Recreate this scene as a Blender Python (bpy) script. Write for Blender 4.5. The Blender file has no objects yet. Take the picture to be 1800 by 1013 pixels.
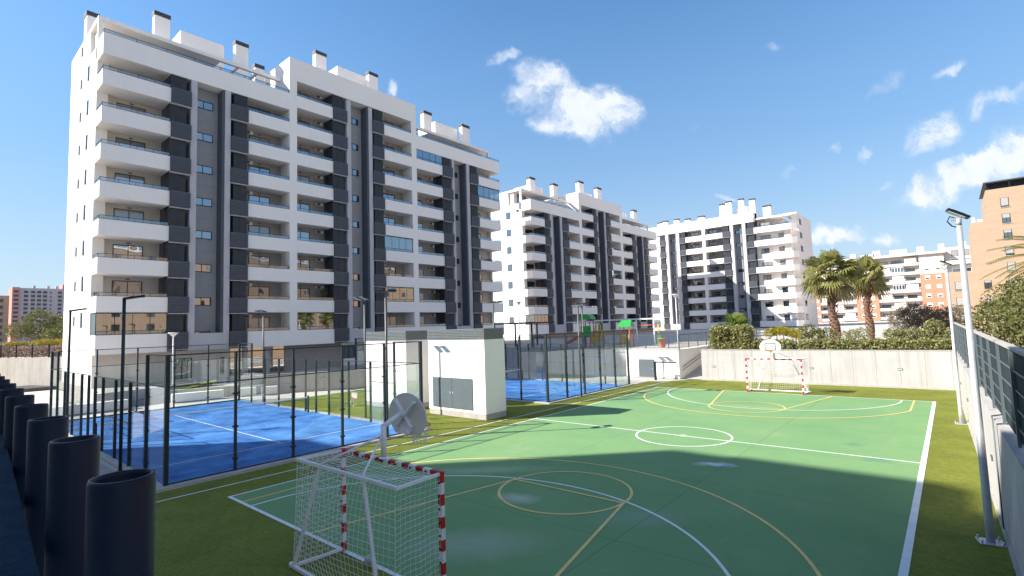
import bpy, math, random
import numpy as np
from mathutils import Vector, Matrix
R = math.radians
scene = bpy.context.scene
col = scene.collection

# ------------------------------------------------------------ camera
YAW, PITCH, ROLL = 0.7055, 0.0757, -0.0334
cy_, sy_ = math.cos(YAW), math.sin(YAW)
FW = Vector((-sy_*math.cos(PITCH), cy_*math.cos(PITCH), math.sin(PITCH)))
RT0 = Vector((cy_, sy_, 0)); UP0 = RT0.cross(FW)
RT = RT0*math.cos(ROLL)+UP0*math.sin(ROLL); UP = -RT0*math.sin(ROLL)+UP0*math.cos(ROLL)
cd = bpy.data.cameras.new('camera'); cam = bpy.data.objects.new('camera', cd); col.objects.link(cam)
m = Matrix((RT, UP, -FW)).transposed().to_4x4(); m.translation = Vector((8.4146, -6.0165, 4.5313))
cam.matrix_world = m
cd.sensor_width = 36; cd.lens = 18.007; cd.clip_start = 0.05; cd.clip_end = 3000
cd.dof.use_dof = True; cd.dof.focus_distance = 14; cd.dof.aperture_fstop = 7.1
scene.camera = cam
# ------------------------------------------------------------ light
SUN_EL, SUN_AZ = R(34.1), math.atan2(-0.700, -0.715)     # azimuth clockwise from +Y
w = bpy.data.worlds.new('World'); scene.world = w; w.use_nodes = True
nt = w.node_tree; N = nt.nodes; L = nt.links; N.clear()
sky = N.new('ShaderNodeTexSky'); sky.sky_type = 'NISHITA'; sky.sun_disc = False
sky.sun_elevation = SUN_EL; sky.sun_rotation = SUN_AZ % (2*math.pi)
sky.altitude = 0; sky.air_density = 1.15; sky.dust_density = 0.15; sky.ozone_density = 2.2
bg = N.new('ShaderNodeBackground'); bg.inputs[1].default_value = 0.100
wo = N.new('ShaderNodeOutputWorld'); L.new(bg.outputs[0], wo.inputs[0])
sd = bpy.data.lights.new('sun', 'SUN'); sd.energy = 4.8; sd.angle = R(0.55); sd.color = (1.0, 0.94, 0.85)
so = bpy.data.objects.new('sun', sd); col.objects.link(so)
sv = Vector((-0.700*math.cos(SUN_EL), -0.715*math.cos(SUN_EL), math.sin(SUN_EL)))
so.rotation_euler = sv.to_track_quat('Z', 'Y').to_euler(); so.location = (-40, -40, 60)
scene.view_settings.view_transform = 'Standard'; scene.view_settings.look = 'None'
scene.view_settings.gamma = 1; scene.view_settings.exposure = 1.08
try: scene.cycles.transparent_max_bounces = 24
except Exception: pass
# clouds: patches fixed in the sky's own directions
def wm(op, a, b=None, c=None):
    n = N.new('ShaderNodeMath'); n.operation = op
    for i, v in enumerate((a, b, c)):
        if v is None: continue
        if isinstance(v, (int, float)): n.inputs[i].default_value = v
        else: L.new(v, n.inputs[i])
    return n.outputs[0]
tc = N.new('ShaderNodeTexCoord')
def dot(vec):
    n = N.new('ShaderNodeVectorMath'); n.operation = 'DOT_PRODUCT'
    L.new(tc.outputs['Generated'], n.inputs[0]); n.inputs[1].default_value = vec; return n.outputs['Value']
dn = wm('MAXIMUM', dot((-0.6465, 0.7592, 0.0756)), 0.05)
pu = wm('DIVIDE', dot(tuple(RT)), dn); pv = wm('DIVIDE', dot(tuple(UP)), dn)
cb = N.new('ShaderNodeCombineXYZ'); L.new(pu, cb.inputs[0]); L.new(pv, cb.inputs[1])
nz = N.new('ShaderNodeTexNoise'); nz.inputs['Scale'].default_value = 9; nz.inputs['Detail'].default_value = 9
nz.inputs['Roughness'].default_value = 0.62
L.new(cb.outputs[0], nz.inputs['Vector'])
wsub = N.new('ShaderNodeVectorMath'); wsub.operation = 'SUBTRACT'; L.new(nz.outputs['Color'], wsub.inputs[0]); wsub.inputs[1].default_value = (.5, .5, .5)
wmul = N.new('ShaderNodeVectorMath'); wmul.operation = 'SCALE'; L.new(wsub.outputs[0], wmul.inputs[0]); wmul.inputs['Scale'].default_value = 0.12
wadd = N.new('ShaderNodeVectorMath'); wadd.operation = 'ADD'; L.new(cb.outputs[0], wadd.inputs[0]); L.new(wmul.outputs[0], wadd.inputs[1])
CL = [(1030,188,100,54,-12,1.25),(960,150,62,48,-20,.95),(885,110,36,20,10,.55),(985,215,60,30,-10,.7),(1085,190,50,42,-30,.8),(925,170,45,30,0,.6),
      (692,152,17,13,30,.5),(1640,235,60,36,35,.72),(1735,190,44,28,20,.6),(1668,124,44,16,22,.5),(1560,150,60,20,35,.26),
      (1715,298,165,40,22,1.15),(1625,335,66,28,12,1.0),(1795,255,70,52,10,1.0),(1780,170,50,20,20,.3),(1470,408,66,22,8,.8),(1565,410,36,18,0,.6),(1440,420,40,14,0,.5),
      (1362,80,24,14,0,.36),(1275,352,30,10,0,.45),(1472,258,22,10,0,.4),(1527,262,24,12,10,.45),(1385,293,26,12,0,.25),(1220,220,26,18,0,.16),
      (1560,322,30,16,30,.35),(2000,300,120,60,10,.8),(2150,150,150,60,10,.8)]
acc = None
for (x, y, a, b, rot, st) in CL:
    mp = N.new('ShaderNodeMapping'); mp.vector_type = 'TEXTURE'
    mp.inputs['Location'].default_value = ((x-900)/900.35, -(y-506.5)/900.35, 0)
    mp.inputs['Rotation'].default_value = (0, 0, R(rot)); mp.inputs['Scale'].default_value = (a/900*1.2, b/900*1.2, 1)
    L.new(wadd.outputs[0], mp.inputs['Vector'])
    ln = N.new('ShaderNodeVectorMath'); ln.operation = 'LENGTH'; L.new(mp.outputs[0], ln.inputs[0])
    mr = N.new('ShaderNodeMapRange'); mr.interpolation_type = 'SMOOTHSTEP'
    mr.inputs['From Min'].default_value = 1.0; mr.inputs['From Max'].default_value = 0.12; mr.inputs['To Max'].default_value = st
    L.new(ln.outputs['Value'], mr.inputs['Value'])
    acc = mr.outputs[0] if acc is None else wm('MAXIMUM', acc, mr.outputs[0])
nz2 = N.new('ShaderNodeTexNoise'); nz2.inputs['Scale'].default_value = 17; nz2.inputs['Detail'].default_value = 8; nz2.inputs['Roughness'].default_value = .6
L.new(wadd.outputs[0], nz2.inputs['Vector'])
dens = wm('MULTIPLY', acc, wm('ADD', wm('MULTIPLY', nz2.outputs['Fac'], 2.9), -0.62))
den2 = N.new('ShaderNodeMapRange'); den2.interpolation_type = 'SMOOTHSTEP'; den2.inputs['From Min'].default_value = .05; den2.inputs['From Max'].default_value = .85
den2.inputs['To Max'].default_value = .93; L.new(dens, den2.inputs['Value'])
fill_bank = N.new('ShaderNodeMapRange'); fill_bank.interpolation_type = 'SMOOTHSTEP'; fill_bank.inputs['From Min'].default_value = .62; fill_bank.inputs['From Max'].default_value = .90  # unseen cloud bank, added outside the view to brighten the shaded facade
L.new(dot((.78, -.30, .55)), fill_bank.inputs['Value']); bn = N.new('ShaderNodeTexNoise'); bn.inputs['Scale'].default_value = 5; bn.inputs['Detail'].default_value = 7; L.new(tc.outputs['Generated'], bn.inputs['Vector'])
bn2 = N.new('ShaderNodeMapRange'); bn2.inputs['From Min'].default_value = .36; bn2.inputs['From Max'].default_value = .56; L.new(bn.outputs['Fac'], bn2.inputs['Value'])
bank = wm('MULTIPLY', wm('MULTIPLY', fill_bank.outputs[0], bn2.outputs[0]), .62)
cmix = N.new('ShaderNodeMix'); cmix.data_type = 'RGBA'
shade = N.new('ShaderNodeMix'); shade.data_type = 'RGBA'; L.new(nz2.outputs['Fac'], shade.inputs[0])
shade.inputs[6].default_value = (3.7, 4.1, 4.8, 1); shade.inputs[7].default_value = (5.3, 5.4, 5.6, 1)
hsv = N.new('ShaderNodeHueSaturation'); hsv.inputs['Saturation'].default_value = 1.22; L.new(sky.outputs[0], hsv.inputs['Color'])
upz = N.new('ShaderNodeSeparateXYZ'); L.new(tc.outputs['Generated'], upz.inputs[0])
hz = N.new('ShaderNodeMapRange'); hz.inputs['From Min'].default_value = 0.0; hz.inputs['From Max'].default_value = .45; hz.inputs['To Min'].default_value = .78; hz.inputs['To Max'].default_value = 1.0
L.new(upz.outputs[2], hz.inputs['Value']); L.new(hz.outputs[0], hsv.inputs['Value'])
hm = N.new('ShaderNodeMix'); hm.data_type = 'RGBA'; hf = N.new('ShaderNodeMapRange'); hf.interpolation_type = 'SMOOTHSTEP'
hf.inputs['From Min'].default_value = -.12; hf.inputs['From Max'].default_value = .68; hf.inputs['To Min'].default_value = .92; hf.inputs['To Max'].default_value = 0
hc = N.new('ShaderNodeMix'); hc.data_type = 'RGBA'; hcf = N.new('ShaderNodeMapRange'); hcf.inputs['From Max'].default_value = .30; L.new(upz.outputs[2], hcf.inputs['Value']); L.new(hcf.outputs[0], hc.inputs[0])
hc.inputs[6].default_value = (2.75, 3.45, 4.15, 1); hc.inputs[7].default_value = (1.55, 2.50, 3.95, 1); L.new(hc.outputs[2], hm.inputs[7])
L.new(upz.outputs[2], hf.inputs['Value']); L.new(hf.outputs[0], hm.inputs[0]); L.new(hsv.outputs[0], hm.inputs[6])
front = N.new('ShaderNodeMath'); front.operation = 'GREATER_THAN'; front.inputs[1].default_value = .06; L.new(dn, front.inputs[0])
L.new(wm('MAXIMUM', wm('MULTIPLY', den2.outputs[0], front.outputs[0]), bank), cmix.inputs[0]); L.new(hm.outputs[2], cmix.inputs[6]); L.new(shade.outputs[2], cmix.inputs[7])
L.new(cmix.outputs[2], bg.inputs[0])

# ------------------------------------------------------------ helpers
rnd = random.Random(7)
def tag(o, label=None, cat=None, group=None, kind=None):
    if label: o['label'] = label
    if cat: o['category'] = cat
    if group: o['group'] = group
    if kind: o['kind'] = kind
    return o
def empty(name, loc=(0, 0, 0), rz=0.0, label=None, cat=None, group=None):
    o = bpy.data.objects.new(name, None); col.objects.link(o); o.location = loc; o.rotation_euler = (0, 0, rz)
    o.empty_display_size = .2
    return tag(o, label, cat, group)
def put(name, mesh, parent=None, loc=(0, 0, 0), rz=0.0, scale=None):
    o = bpy.data.objects.new(name, mesh); col.objects.link(o); o.location = loc; o.rotation_euler = (0, 0, rz)
    if scale: o.scale = scale
    if parent: o.parent = parent
    return o
def copy_tree(o, parent=None):
    c = o.copy(); col.objects.link(c); c.parent = parent
    for ch in list(o.children): copy_tree(ch, c)
    return c
class MB:
    def __init__(s): s.v = []; s.f = []; s.mi = []; s.sm = []
    def box(s, x0, x1, y0, y1, z0, z1, mi=0):
        b = len(s.v)
        s.v += [(x0,y0,z0),(x1,y0,z0),(x1,y1,z0),(x0,y1,z0),(x0,y0,z1),(x1,y0,z1),(x1,y1,z1),(x0,y1,z1)]
        for q in ((0,3,2,1),(4,5,6,7),(0,1,5,4),(1,2,6,5),(2,3,7,6),(3,0,4,7)):
            s.f.append(tuple(b+i for i in q)); s.mi.append(mi); s.sm.append(False)
        return s
    def bar(s, p0, p1, wx, wy=None, mi=0, up=(0, 0, 1)):
        wy = wx if wy is None else wy
        p0 = Vector(p0); p1 = Vector(p1); d = (p1-p0).normalized(); u = Vector(up)
        if abs(d.dot(u)) > .98: u = Vector((0, 1, 0))
        a = d.cross(u).normalized()*wx/2; c = a.cross(d).normalized()*wy/2
        b = len(s.v)
        for p in (p0, p1):
            for k in (-a-c, a-c, a+c, -a+c): s.v.append(tuple(p+k))
        for q in ((0,1,2,3),(7,6,5,4),(0,4,5,1),(1,5,6,2),(2,6,7,3),(3,7,4,0)):
            s.f.append(tuple(b+i for i in q)); s.mi.append(mi); s.sm.append(False)
        return s
    def tube(s, pts, r, n=8, mi=0, caps=True):
        pts = [Vector(p) for p in pts]; rs = r if isinstance(r, (list, tuple)) else [r]*len(pts)
        b = len(s.v); prev = None
        for i, p in enumerate(pts):
            d = (pts[min(i+1, len(pts)-1)]-pts[max(i-1, 0)]).normalized()
            if prev is None:
                a = d.orthogonal().normalized()
            else:
                a = (prev-d*prev.dot(d)).normalized()
            prev = a; c = d.cross(a)
            for k in range(n):
                t = 2*math.pi*k/n; s.v.append(tuple(p+(a*math.cos(t)+c*math.sin(t))*rs[i]))
        for i in range(len(pts)-1):
            for k in range(n):
                s.f.append((b+i*n+k, b+i*n+(k+1) % n, b+(i+1)*n+(k+1) % n, b+(i+1)*n+k)); s.mi.append(mi); s.sm.append(n > 5)
        if caps:
            s.f.append(tuple(b+k for k in reversed(range(n)))); s.mi.append(mi); s.sm.append(False)
            e = b+(len(pts)-1)*n; s.f.append(tuple(e+k for k in range(n))); s.mi.append(mi); s.sm.append(False)
        return s
    def poly(s, pts, mi=0, smooth=False):
        b = len(s.v); s.v += [tuple(p) for p in pts]; s.f.append(tuple(range(b, b+len(pts)))); s.mi.append(mi); s.sm.append(smooth); return s
    def prism(s, xy, z0, z1, mi=0):
        n = len(xy); b = len(s.v)
        s.v += [(x, y, z0) for x, y in xy]+[(x, y, z1) for x, y in xy]
        fs = [tuple(b+i for i in reversed(range(n))), tuple(b+n+i for i in range(n))]
        fs += [(b+i, b+(i+1) % n, b+n+(i+1) % n, b+n+i) for i in range(n)]
        for f in fs: s.f.append(f); s.mi.append(mi); s.sm.append(False)
        return s
    def lathe(s, prof, n=16, c=(0, 0, 0), mi=0):
        b = len(s.v)
        for (r, z) in prof:
            for k in range(n):
                t = 2*math.pi*k/n; s.v.append((c[0]+r*math.cos(t), c[1]+r*math.sin(t), c[2]+z))
        for i in range(len(prof)-1):
            for k in range(n):
                s.f.append((b+i*n+k, b+i*n+(k+1) % n, b+(i+1)*n+(k+1) % n, b+(i+1)*n+k)); s.mi.append(mi); s.sm.append(True)
        return s
    def mesh(s, name, mats):
        me = bpy.data.meshes.new(name); me.from_pydata(s.v, [], s.f)
        for m_ in (mats if isinstance(mats, (list, tuple)) else [mats]): me.materials.append(m_)
        me.polygons.foreach_set('material_index', s.mi); me.polygons.foreach_set('use_smooth', s.sm); me.update(); return me
    def build(s, name, mats, parent=None, loc=(0, 0, 0), rz=0.0): return put(name, s.mesh(name, mats), parent, loc, rz)
# ------------------------------------------------------------ materials
def mat(name, c, rough=.7, var=.12, scale=3.0, c2=None, bump=0.0, bscale=40.0, metal=0.0, spec=.4, detail=4, stretch=None, fine=0.0, stain=0.0):
    m_ = bpy.data.materials.new(name); m_.use_nodes = True; t = m_.node_tree; n = t.nodes; l = t.links
    b = n['Principled BSDF']; b.inputs['Roughness'].default_value = rough; b.inputs['Metallic'].default_value = metal
    b.inputs['Specular IOR Level'].default_value = spec
    tcn = n.new('ShaderNodeTexCoord'); src = tcn.outputs['Object']
    if stretch:
        mp = n.new('ShaderNodeMapping'); mp.inputs['Scale'].default_value = stretch; l.new(src, mp.inputs[0]); src = mp.outputs[0]
    ns = n.new('ShaderNodeTexNoise'); ns.inputs['Scale'].default_value = scale; ns.inputs['Detail'].default_value = detail; ns.inputs['Roughness'].default_value = .6
    l.new(src, ns.inputs['Vector'])
    mx = n.new('ShaderNodeMix'); mx.data_type = 'RGBA'
    a = tuple(max(0, x*(1-var)) for x in c); bb = c2 if c2 else tuple(min(1, x*(1+var)) for x in c)
    mx.inputs[6].default_value = (*a, 1); mx.inputs[7].default_value = (*bb, 1)
    mr_ = n.new('ShaderNodeMapRange'); mr_.inputs['From Min'].default_value = .3; mr_.inputs['From Max'].default_value = .7
    l.new(ns.outputs['Fac'], mr_.inputs['Value']); l.new(mr_.outputs[0], mx.inputs[0]); out = mx.outputs[2]
    if fine > 0:
        f = n.new('ShaderNodeTexNoise'); f.inputs['Scale'].default_value = bscale; f.inputs['Detail'].default_value = 3; l.new(src, f.inputs['Vector'])
        mm = n.new('ShaderNodeMapRange'); mm.inputs['From Min'].default_value = .3; mm.inputs['From Max'].default_value = .7
        mm.inputs['To Min'].default_value = 1-fine; mm.inputs['To Max'].default_value = 1+fine; l.new(f.outputs['Fac'], mm.inputs['Value'])
        hv = n.new('ShaderNodeHueSaturation'); l.new(out, hv.inputs['Color']); l.new(mm.outputs[0], hv.inputs['Value']); out = hv.outputs[0]
    if stain > 0:
        mp2 = n.new('ShaderNodeMapping'); mp2.inputs['Scale'].default_value = (3, 3, .25); l.new(tcn.outputs['Object'], mp2.inputs[0])
        f = n.new('ShaderNodeTexNoise'); f.inputs['Scale'].default_value = 1.2; f.inputs['Detail'].default_value = 5; l.new(mp2.outputs[0], f.inputs['Vector'])
        mm = n.new('ShaderNodeMapRange'); mm.inputs['From Min'].default_value = .45; mm.inputs['From Max'].default_value = .8
        mm.inputs['To Min'].default_value = 1; mm.inputs['To Max'].default_value = 1-stain; l.new(f.outputs['Fac'], mm.inputs['Value'])
        hv = n.new('ShaderNodeHueSaturation'); l.new(out, hv.inputs['Color']); l.new(mm.outputs[0], hv.inputs['Value']); out = hv.outputs[0]
    l.new(out, b.inputs['Base Color'])
    if bump > 0:
        f = n.new('ShaderNodeTexNoise'); f.inputs['Scale'].default_value = bscale; f.inputs['Detail'].default_value = 4; l.new(src, f.inputs['Vector'])
        bp = n.new('ShaderNodeBump'); bp.inputs['Strength'].default_value = bump; bp.inputs['Distance'].default_value = .02
        l.new(f.outputs['Fac'], bp.inputs['Height']); l.new(bp.outputs[0], b.inputs['Normal'])
    return m_
def glass(name, tint=(.955, .98, .97), gl=.12):
    m_ = bpy.data.materials.new(name); m_.use_nodes = True; t = m_.node_tree; n = t.nodes; l = t.links; n.clear()
    o = n.new('ShaderNodeOutputMaterial'); tr = n.new('ShaderNodeBsdfTransparent'); tr.inputs[0].default_value = (*tint, 1)
    g = n.new('ShaderNodeBsdfGlossy'); g.inputs['Roughness'].default_value = .02; g.inputs[0].default_value = (.9, .95, 1, 1)
    fr = n.new('ShaderNodeFresnel'); fr.inputs[0].default_value = 1.45
    ad = n.new('ShaderNodeMath'); ad.operation = 'MULTIPLY_ADD'; ad.inputs[1].default_value = .7; ad.inputs[2].default_value = gl*.2; ad.use_clamp = True
    l.new(fr.outputs[0], ad.inputs[0]); cl = n.new('ShaderNodeMath'); cl.operation = 'MINIMUM'; cl.inputs[1].default_value = .16+gl*.2; l.new(ad.outputs[0], cl.inputs[0]); mx = n.new('ShaderNodeMixShader'); l.new(cl.outputs[0], mx.inputs[0]); l.new(tr.outputs[0], mx.inputs[1]); l.new(g.outputs[0], mx.inputs[2])
    l.new(mx.outputs[0], o.inputs[0]); return m_
def window_glass(name, c=(.02, .028, .035), refl=.35):
    m_ = bpy.data.materials.new(name); m_.use_nodes = True; t = m_.node_tree; n = t.nodes; l = t.links; n.clear()
    o = n.new('ShaderNodeOutputMaterial'); d = n.new('ShaderNodeBsdfDiffuse'); d.inputs[0].default_value = (*c, 1)
    g = n.new('ShaderNodeBsdfGlossy'); g.inputs['Roughness'].default_value = .015; g.inputs[0].default_value = (.85, .92, 1, 1)
    tcn = n.new('ShaderNodeTexCoord'); f = n.new('ShaderNodeTexNoise'); f.inputs['Scale'].default_value = .9; f.inputs['Detail'].default_value = 1
    gm = n.new('ShaderNodeNewGeometry'); l.new(gm.outputs['Position'], f.inputs['Vector'])
    bp = n.new('ShaderNodeBump'); bp.inputs['Strength'].default_value = .25; bp.inputs['Distance'].default_value = .03; l.new(f.outputs['Fac'], bp.inputs['Height']); l.new(bp.outputs[0], g.inputs['Normal'])
    mx = n.new('ShaderNodeMixShader'); mx.inputs[0].default_value = refl
    l.new(d.outputs[0], mx.inputs[1]); l.new(g.outputs[0], mx.inputs[2]); l.new(mx.outputs[0], o.inputs[0]); return m_
def foliage(name, a, b_, trans=.35, scale=1.2):
    m_ = bpy.data.materials.new(name); m_.use_nodes = True; t = m_.node_tree; n = t.nodes; l = t.links; n.clear()
    o = n.new('ShaderNodeOutputMaterial'); gm = n.new('ShaderNodeNewGeometry'); oi = n.new('ShaderNodeTexNoise'); oi.inputs['Scale'].default_value = scale; oi.inputs['Detail'].default_value = 6
    oi.inputs['Roughness'].default_value = .75; l.new(gm.outputs['Position'], oi.inputs['Vector'])
    mr_ = n.new('ShaderNodeMapRange'); mr_.inputs['From Min'].default_value = .32; mr_.inputs['From Max'].default_value = .68; l.new(oi.outputs['Fac'], mr_.inputs['Value'])
    mx = n.new('ShaderNodeMix'); mx.data_type = 'RGBA'; l.new(mr_.outputs[0], mx.inputs[0]); mx.inputs[6].default_value = (*a, 1); mx.inputs[7].default_value = (*b_, 1)
    d = n.new('ShaderNodeBsdfPrincipled'); d.inputs['Roughness'].default_value = .5; d.inputs['Specular IOR Level'].default_value = .35; l.new(mx.outputs[2], d.inputs['Base Color'])
    tl = n.new('ShaderNodeBsdfTranslucent'); l.new(mx.outputs[2], tl.inputs[0])
    ms = n.new('ShaderNodeMixShader'); ms.inputs[0].default_value = trans; l.new(d.outputs[0], ms.inputs[1]); l.new(tl.outputs[0], ms.inputs[2]); l.new(ms.outputs[0], o.inputs[0]); return m_
def joints(m_, axis, step, width=.012, dark=.55, axis2=None, step2=3.0, off=0.0):
    """thin darker formwork / sawn joint lines at regular spacing"""
    t = m_.node_tree; n = t.nodes; l = t.links; b = n['Principled BSDF']; src = b.inputs['Base Color'].links[0].from_socket
    tcn = n.new('ShaderNodeTexCoord'); sp = n.new('ShaderNodeSeparateXYZ'); l.new(tcn.outputs['Object'], sp.inputs[0])
    def line(ax, st):
        a = n.new('ShaderNodeMath'); a.operation = 'ADD'; a.inputs[1].default_value = off+1000*st; l.new(sp.outputs[ax], a.inputs[0])
        q = n.new('ShaderNodeMath'); q.operation = 'MODULO'; q.inputs[1].default_value = st; l.new(a.outputs[0], q.inputs[0])
        r_ = n.new('ShaderNodeMath'); r_.operation = 'LESS_THAN'; r_.inputs[1].default_value = width; l.new(q.outputs[0], r_.inputs[0]); return r_.outputs[0]
    f = line(axis, step)
    if axis2 is not None:
        g = line(axis2, step2); x = n.new('ShaderNodeMath'); x.operation = 'MAXIMUM'; l.new(f, x.inputs[0]); l.new(g, x.inputs[1]); f = x.outputs[0]
    mr_ = n.new('ShaderNodeMapRange'); mr_.inputs['To Min'].default_value = 1; mr_.inputs['To Max'].default_value = dark; l.new(f, mr_.inputs['Value'])
    hv = n.new('ShaderNodeHueSaturation'); l.new(src, hv.inputs['Color']); l.new(mr_.outputs[0], hv.inputs['Value']); l.new(hv.outputs[0], b.inputs['Base Color']); return m_
M = {}
M['white'] = mat('white_render', (.88, .83, .785), .85, .02, .35, stain=.025, bump=.05, bscale=30)
M['cream'] = mat('cream_render', (.66, .61, .55), .85, .04, .5, stain=.05)
M['taupe'] = joints(mat('taupe_tile', (.36, .33, .31), .6, .07, 1.5), 2, .3, .02, .8)
M['lilac'] = mat('light_grey_render', (.50, .485, .50), .85, .03, .5, stain=.05)
M['grey'] = joints(mat('mid_grey_panel', (.30, .30, .315), .75, .05, .8), 2, 1.565, .03, .7)
M['char'] = mat('charcoal_render', (.085, .095, .118), .7, .08, 1.0)
M['louv'] = mat('anthracite_louvre', (.092, .100, .122), .5, .1, 2.0, metal=.1)
M['screen'] = mat('dark_folding_screen', (.042, .047, .058), .5, .15, 2.0)
M['mast'] = mat('grey_mast_paint', (.11, .12, .12), .5, .1, 4, metal=.2)
M['dark'] = mat('dark_metal', (.02, .024, .03), .4, .15, 6.0, metal=.5)
M['post'] = mat('green_black_steel', (.026, .038, .042), .45, .2, 4.0, metal=.3)
M['cap'] = mat('chimney_cap_grey', (.075, .08, .09), .6, .1, 4)
M['wglass'] = window_glass('window_pane')
M['wglass2'] = window_glass('window_pane_dim', (.03, .035, .04), .2)
M['wblind'] = window_glass('window_pane_blind', (.30, .28, .25), .14)
M['glass'] = glass('clear_glass')
M['rglass'] = glass('balustrade_glass', (.72, .82, .88), .5)
M['conc'] = joints(mat('formed_concrete', (.44, .425, .42), .85, .07, .8, bump=.15, bscale=18, fine=.05, stain=.22), 0, 1.22, .035, .68)
M['concy'] = joints(mat('formed_concrete_wall', (.46, .44, .42), .85, .07, .8, bump=.15, bscale=18, fine=.05, stain=.22), 1, 2.44, .03, .65)
M['conc2'] = mat('rough_concrete', (.42, .38, .34), .9, .12, .6, bump=.2, bscale=14, fine=.08, stain=.2)
M['kerb'] = mat('kerb_concrete', (.40, .38, .35), .9, .12, 3, bump=.2, bscale=30, fine=.08)
M['pave'] = joints(mat('beige_paving', (.52, .48, .43), .85, .10, 1.2, fine=.06, bscale=60), 0, .6, .02, .7, 1, .6)
M['pave2'] = joints(mat('grey_plank_paving', (.33, .30, .29), .85, .10, 1.2, fine=.08, bscale=40), 0, .2, .02, .6, 1, 1.2)
M['asph'] = mat('asphalt', (.06, .06, .062), .9, .2, 1.0, fine=.2, bscale=120)
M['earth'] = mat('dry_earth', (.42, .31, .21), .95, .25, .25, fine=.25, bscale=3, bump=.4)
M['ground'] = mat('far_ground', (.32, .27, .19), .95, .25, .05, c2=(.22, .22, .12))
M['wline'] = mat('white_line_paint', (.78, .78, .76), .7, .08, 3.0, fine=.06, bscale=50)
M['yline'] = mat('ochre_line_paint', (.80, .56, .20), .7, .1, 3.0, fine=.06, bscale=50)
M['silver'] = mat('galvanised_steel', (.52, .54, .56), .5, .10, 8, metal=.45)
M['wmetal'] = mat('white_painted_steel', (.80, .78, .80), .4, .06, 8, fine=.05, bscale=60)
M['red'] = mat('red_band_paint', (.48, .018, .02), .45, .12, 12, fine=.1, bscale=50)
M['orange'] = mat('orange_rim_paint', (.55, .12, .03), .45, .1, 10)
M['navy'] = mat('navy_tube_paint', (.004, .011, .028), .42, .2, 3, spec=.2)
M['teal'] = mat('teal_grey_door', (.10, .125, .14), .5, .06, 2)
M['netm'] = mat('white_cord', (.82, .82, .80), .8, .05, 20)
M['wire'] = mat('mesh_wire', (.03, .045, .048), .5, .1, 5, metal=.3)
M['brick_y'] = mat('yellow_brick', (.42, .285, .20), .9, .10, .3, stretch=(1, 1, 6), fine=.07, bscale=5)
M['brick_o'] = mat('orange_brick', (.46, .225, .145), .9, .08, .3, stretch=(1, 1, 6), fine=.06, bscale=5)
M['brick_d'] = mat('brown_brick', (.42, .30, .20), .9, .1, .3)
M['ivory'] = mat('ivory_render', (.60, .54, .50), .9, .05, .3)
M['pink'] = mat('lilac_render', (.50, .44, .50), .9, .05, .2)
M['salmon'] = mat('salmon_render', (.60, .26, .22), .9, .05, .2)
M['greenp'] = mat('green_plastic', (.03, .30, .05), .4, .1, 4)
M['yelp'] = mat('yellow_plastic', (.60, .38, .03), .4, .1, 4)
M['redp'] = mat('orange_plastic', (.60, .14, .04), .4, .1, 4)
M['hedge'] = foliage('hedge_leaves', (.07, .085, .02), (.46, .44, .19), .3, 6.0)
M['dleaf'] = foliage('dark_leaves', (.045, .06, .018), (.27, .27, .09), .3, 3.0)
M['oleaf'] = foliage('olive_grey_leaves', (.14, .115, .08), (.32, .27, .18), .3, 2.5)
M['rleaf'] = foliage('reddish_dry_leaves', (.16, .07, .05), (.40, .22, .16), .3, 2.5)
M['yleaf'] = foliage('yellow_leaves', (.20, .19, .01), (.50, .40, .02), .3, 3.0)
M['palm'] = foliage('palm_leaves', (.085, .105, .028), (.42, .40, .14), .4, 2.6)
M['palmy'] = foliage('young_palm_leaves', (.10, .16, .03), (.26, .30, .05), .4, 1.5)
M['palmb'] = foliage('dead_palm_leaves', (.14, .13, .05), (.34, .27, .12), .2, 1.5)
M['bark'] = mat('palm_bark', (.17, .10, .07), .95, .35, 3.0, bump=.8, bscale=14, stretch=(1, 1, 3))
M['bark2'] = mat('tree_bark', (.12, .09, .07), .95, .3, 3.0, bump=.5, bscale=14)
M['dgreen_panel'] = mat('grey_green_screen', (.030, .042, .050), .85, .15, 1.0, spec=.1)
M['carb'] = mat('blue_car_paint', (.03, .06, .14), .25, .05, 3, spec=.6)
M['cars'] = mat('silver_car_paint', (.35, .37, .40), .25, .05, 3, spec=.6)
M['rubber'] = mat('tyre_rubber', (.015, .015, .016), .8, .1, 10)
M['litpanel'] = mat('floodlight_lens', (.55, .58, .60), .2, .05, 10, spec=.7)
M['ballm'] = mat('ball_skin', (.62, .60, .35), .5, .3, 25, c2=(.25, .4, .45))
M['clay'] = mat('terracotta_pot', (.45, .20, .12), .8, .1, 6)

# artificial grass with blade-scale speckle
def turf_mat():
    m_ = mat('artificial_turf', (.142, .168, .026), .9, .10, .6, c2=(.205, .22, .036), fine=.34, bscale=38, bump=.9, spec=.15)
    t = m_.node_tree; n = t.nodes; l = t.links; b = n['Principled BSDF']; src = b.inputs['Base Color'].links[0].from_socket
    tcn = n.new('ShaderNodeTexCoord'); q = n.new('ShaderNodeTexNoise'); q.inputs['Scale'].default_value = 7; q.inputs['Detail'].default_value = 6; q.inputs['Roughness'].default_value = .7; l.new(tcn.outputs['Object'], q.inputs['Vector'])
    mr_ = n.new('ShaderNodeMapRange'); mr_.inputs['From Min'].default_value = .3; mr_.inputs['From Max'].default_value = .7; mr_.inputs['To Min'].default_value = .78; mr_.inputs['To Max'].default_value = 1.22; l.new(q.outputs['Fac'], mr_.inputs['Value'])
    hv = n.new('ShaderNodeHueSaturation'); l.new(src, hv.inputs['Color']); l.new(mr_.outputs[0], hv.inputs['Value']); l.new(hv.outputs[0], b.inputs['Base Color'])
    joints(m_, 1, 4.0, .03, .8)
    return m_
M['turf'] = turf_mat()
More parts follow.
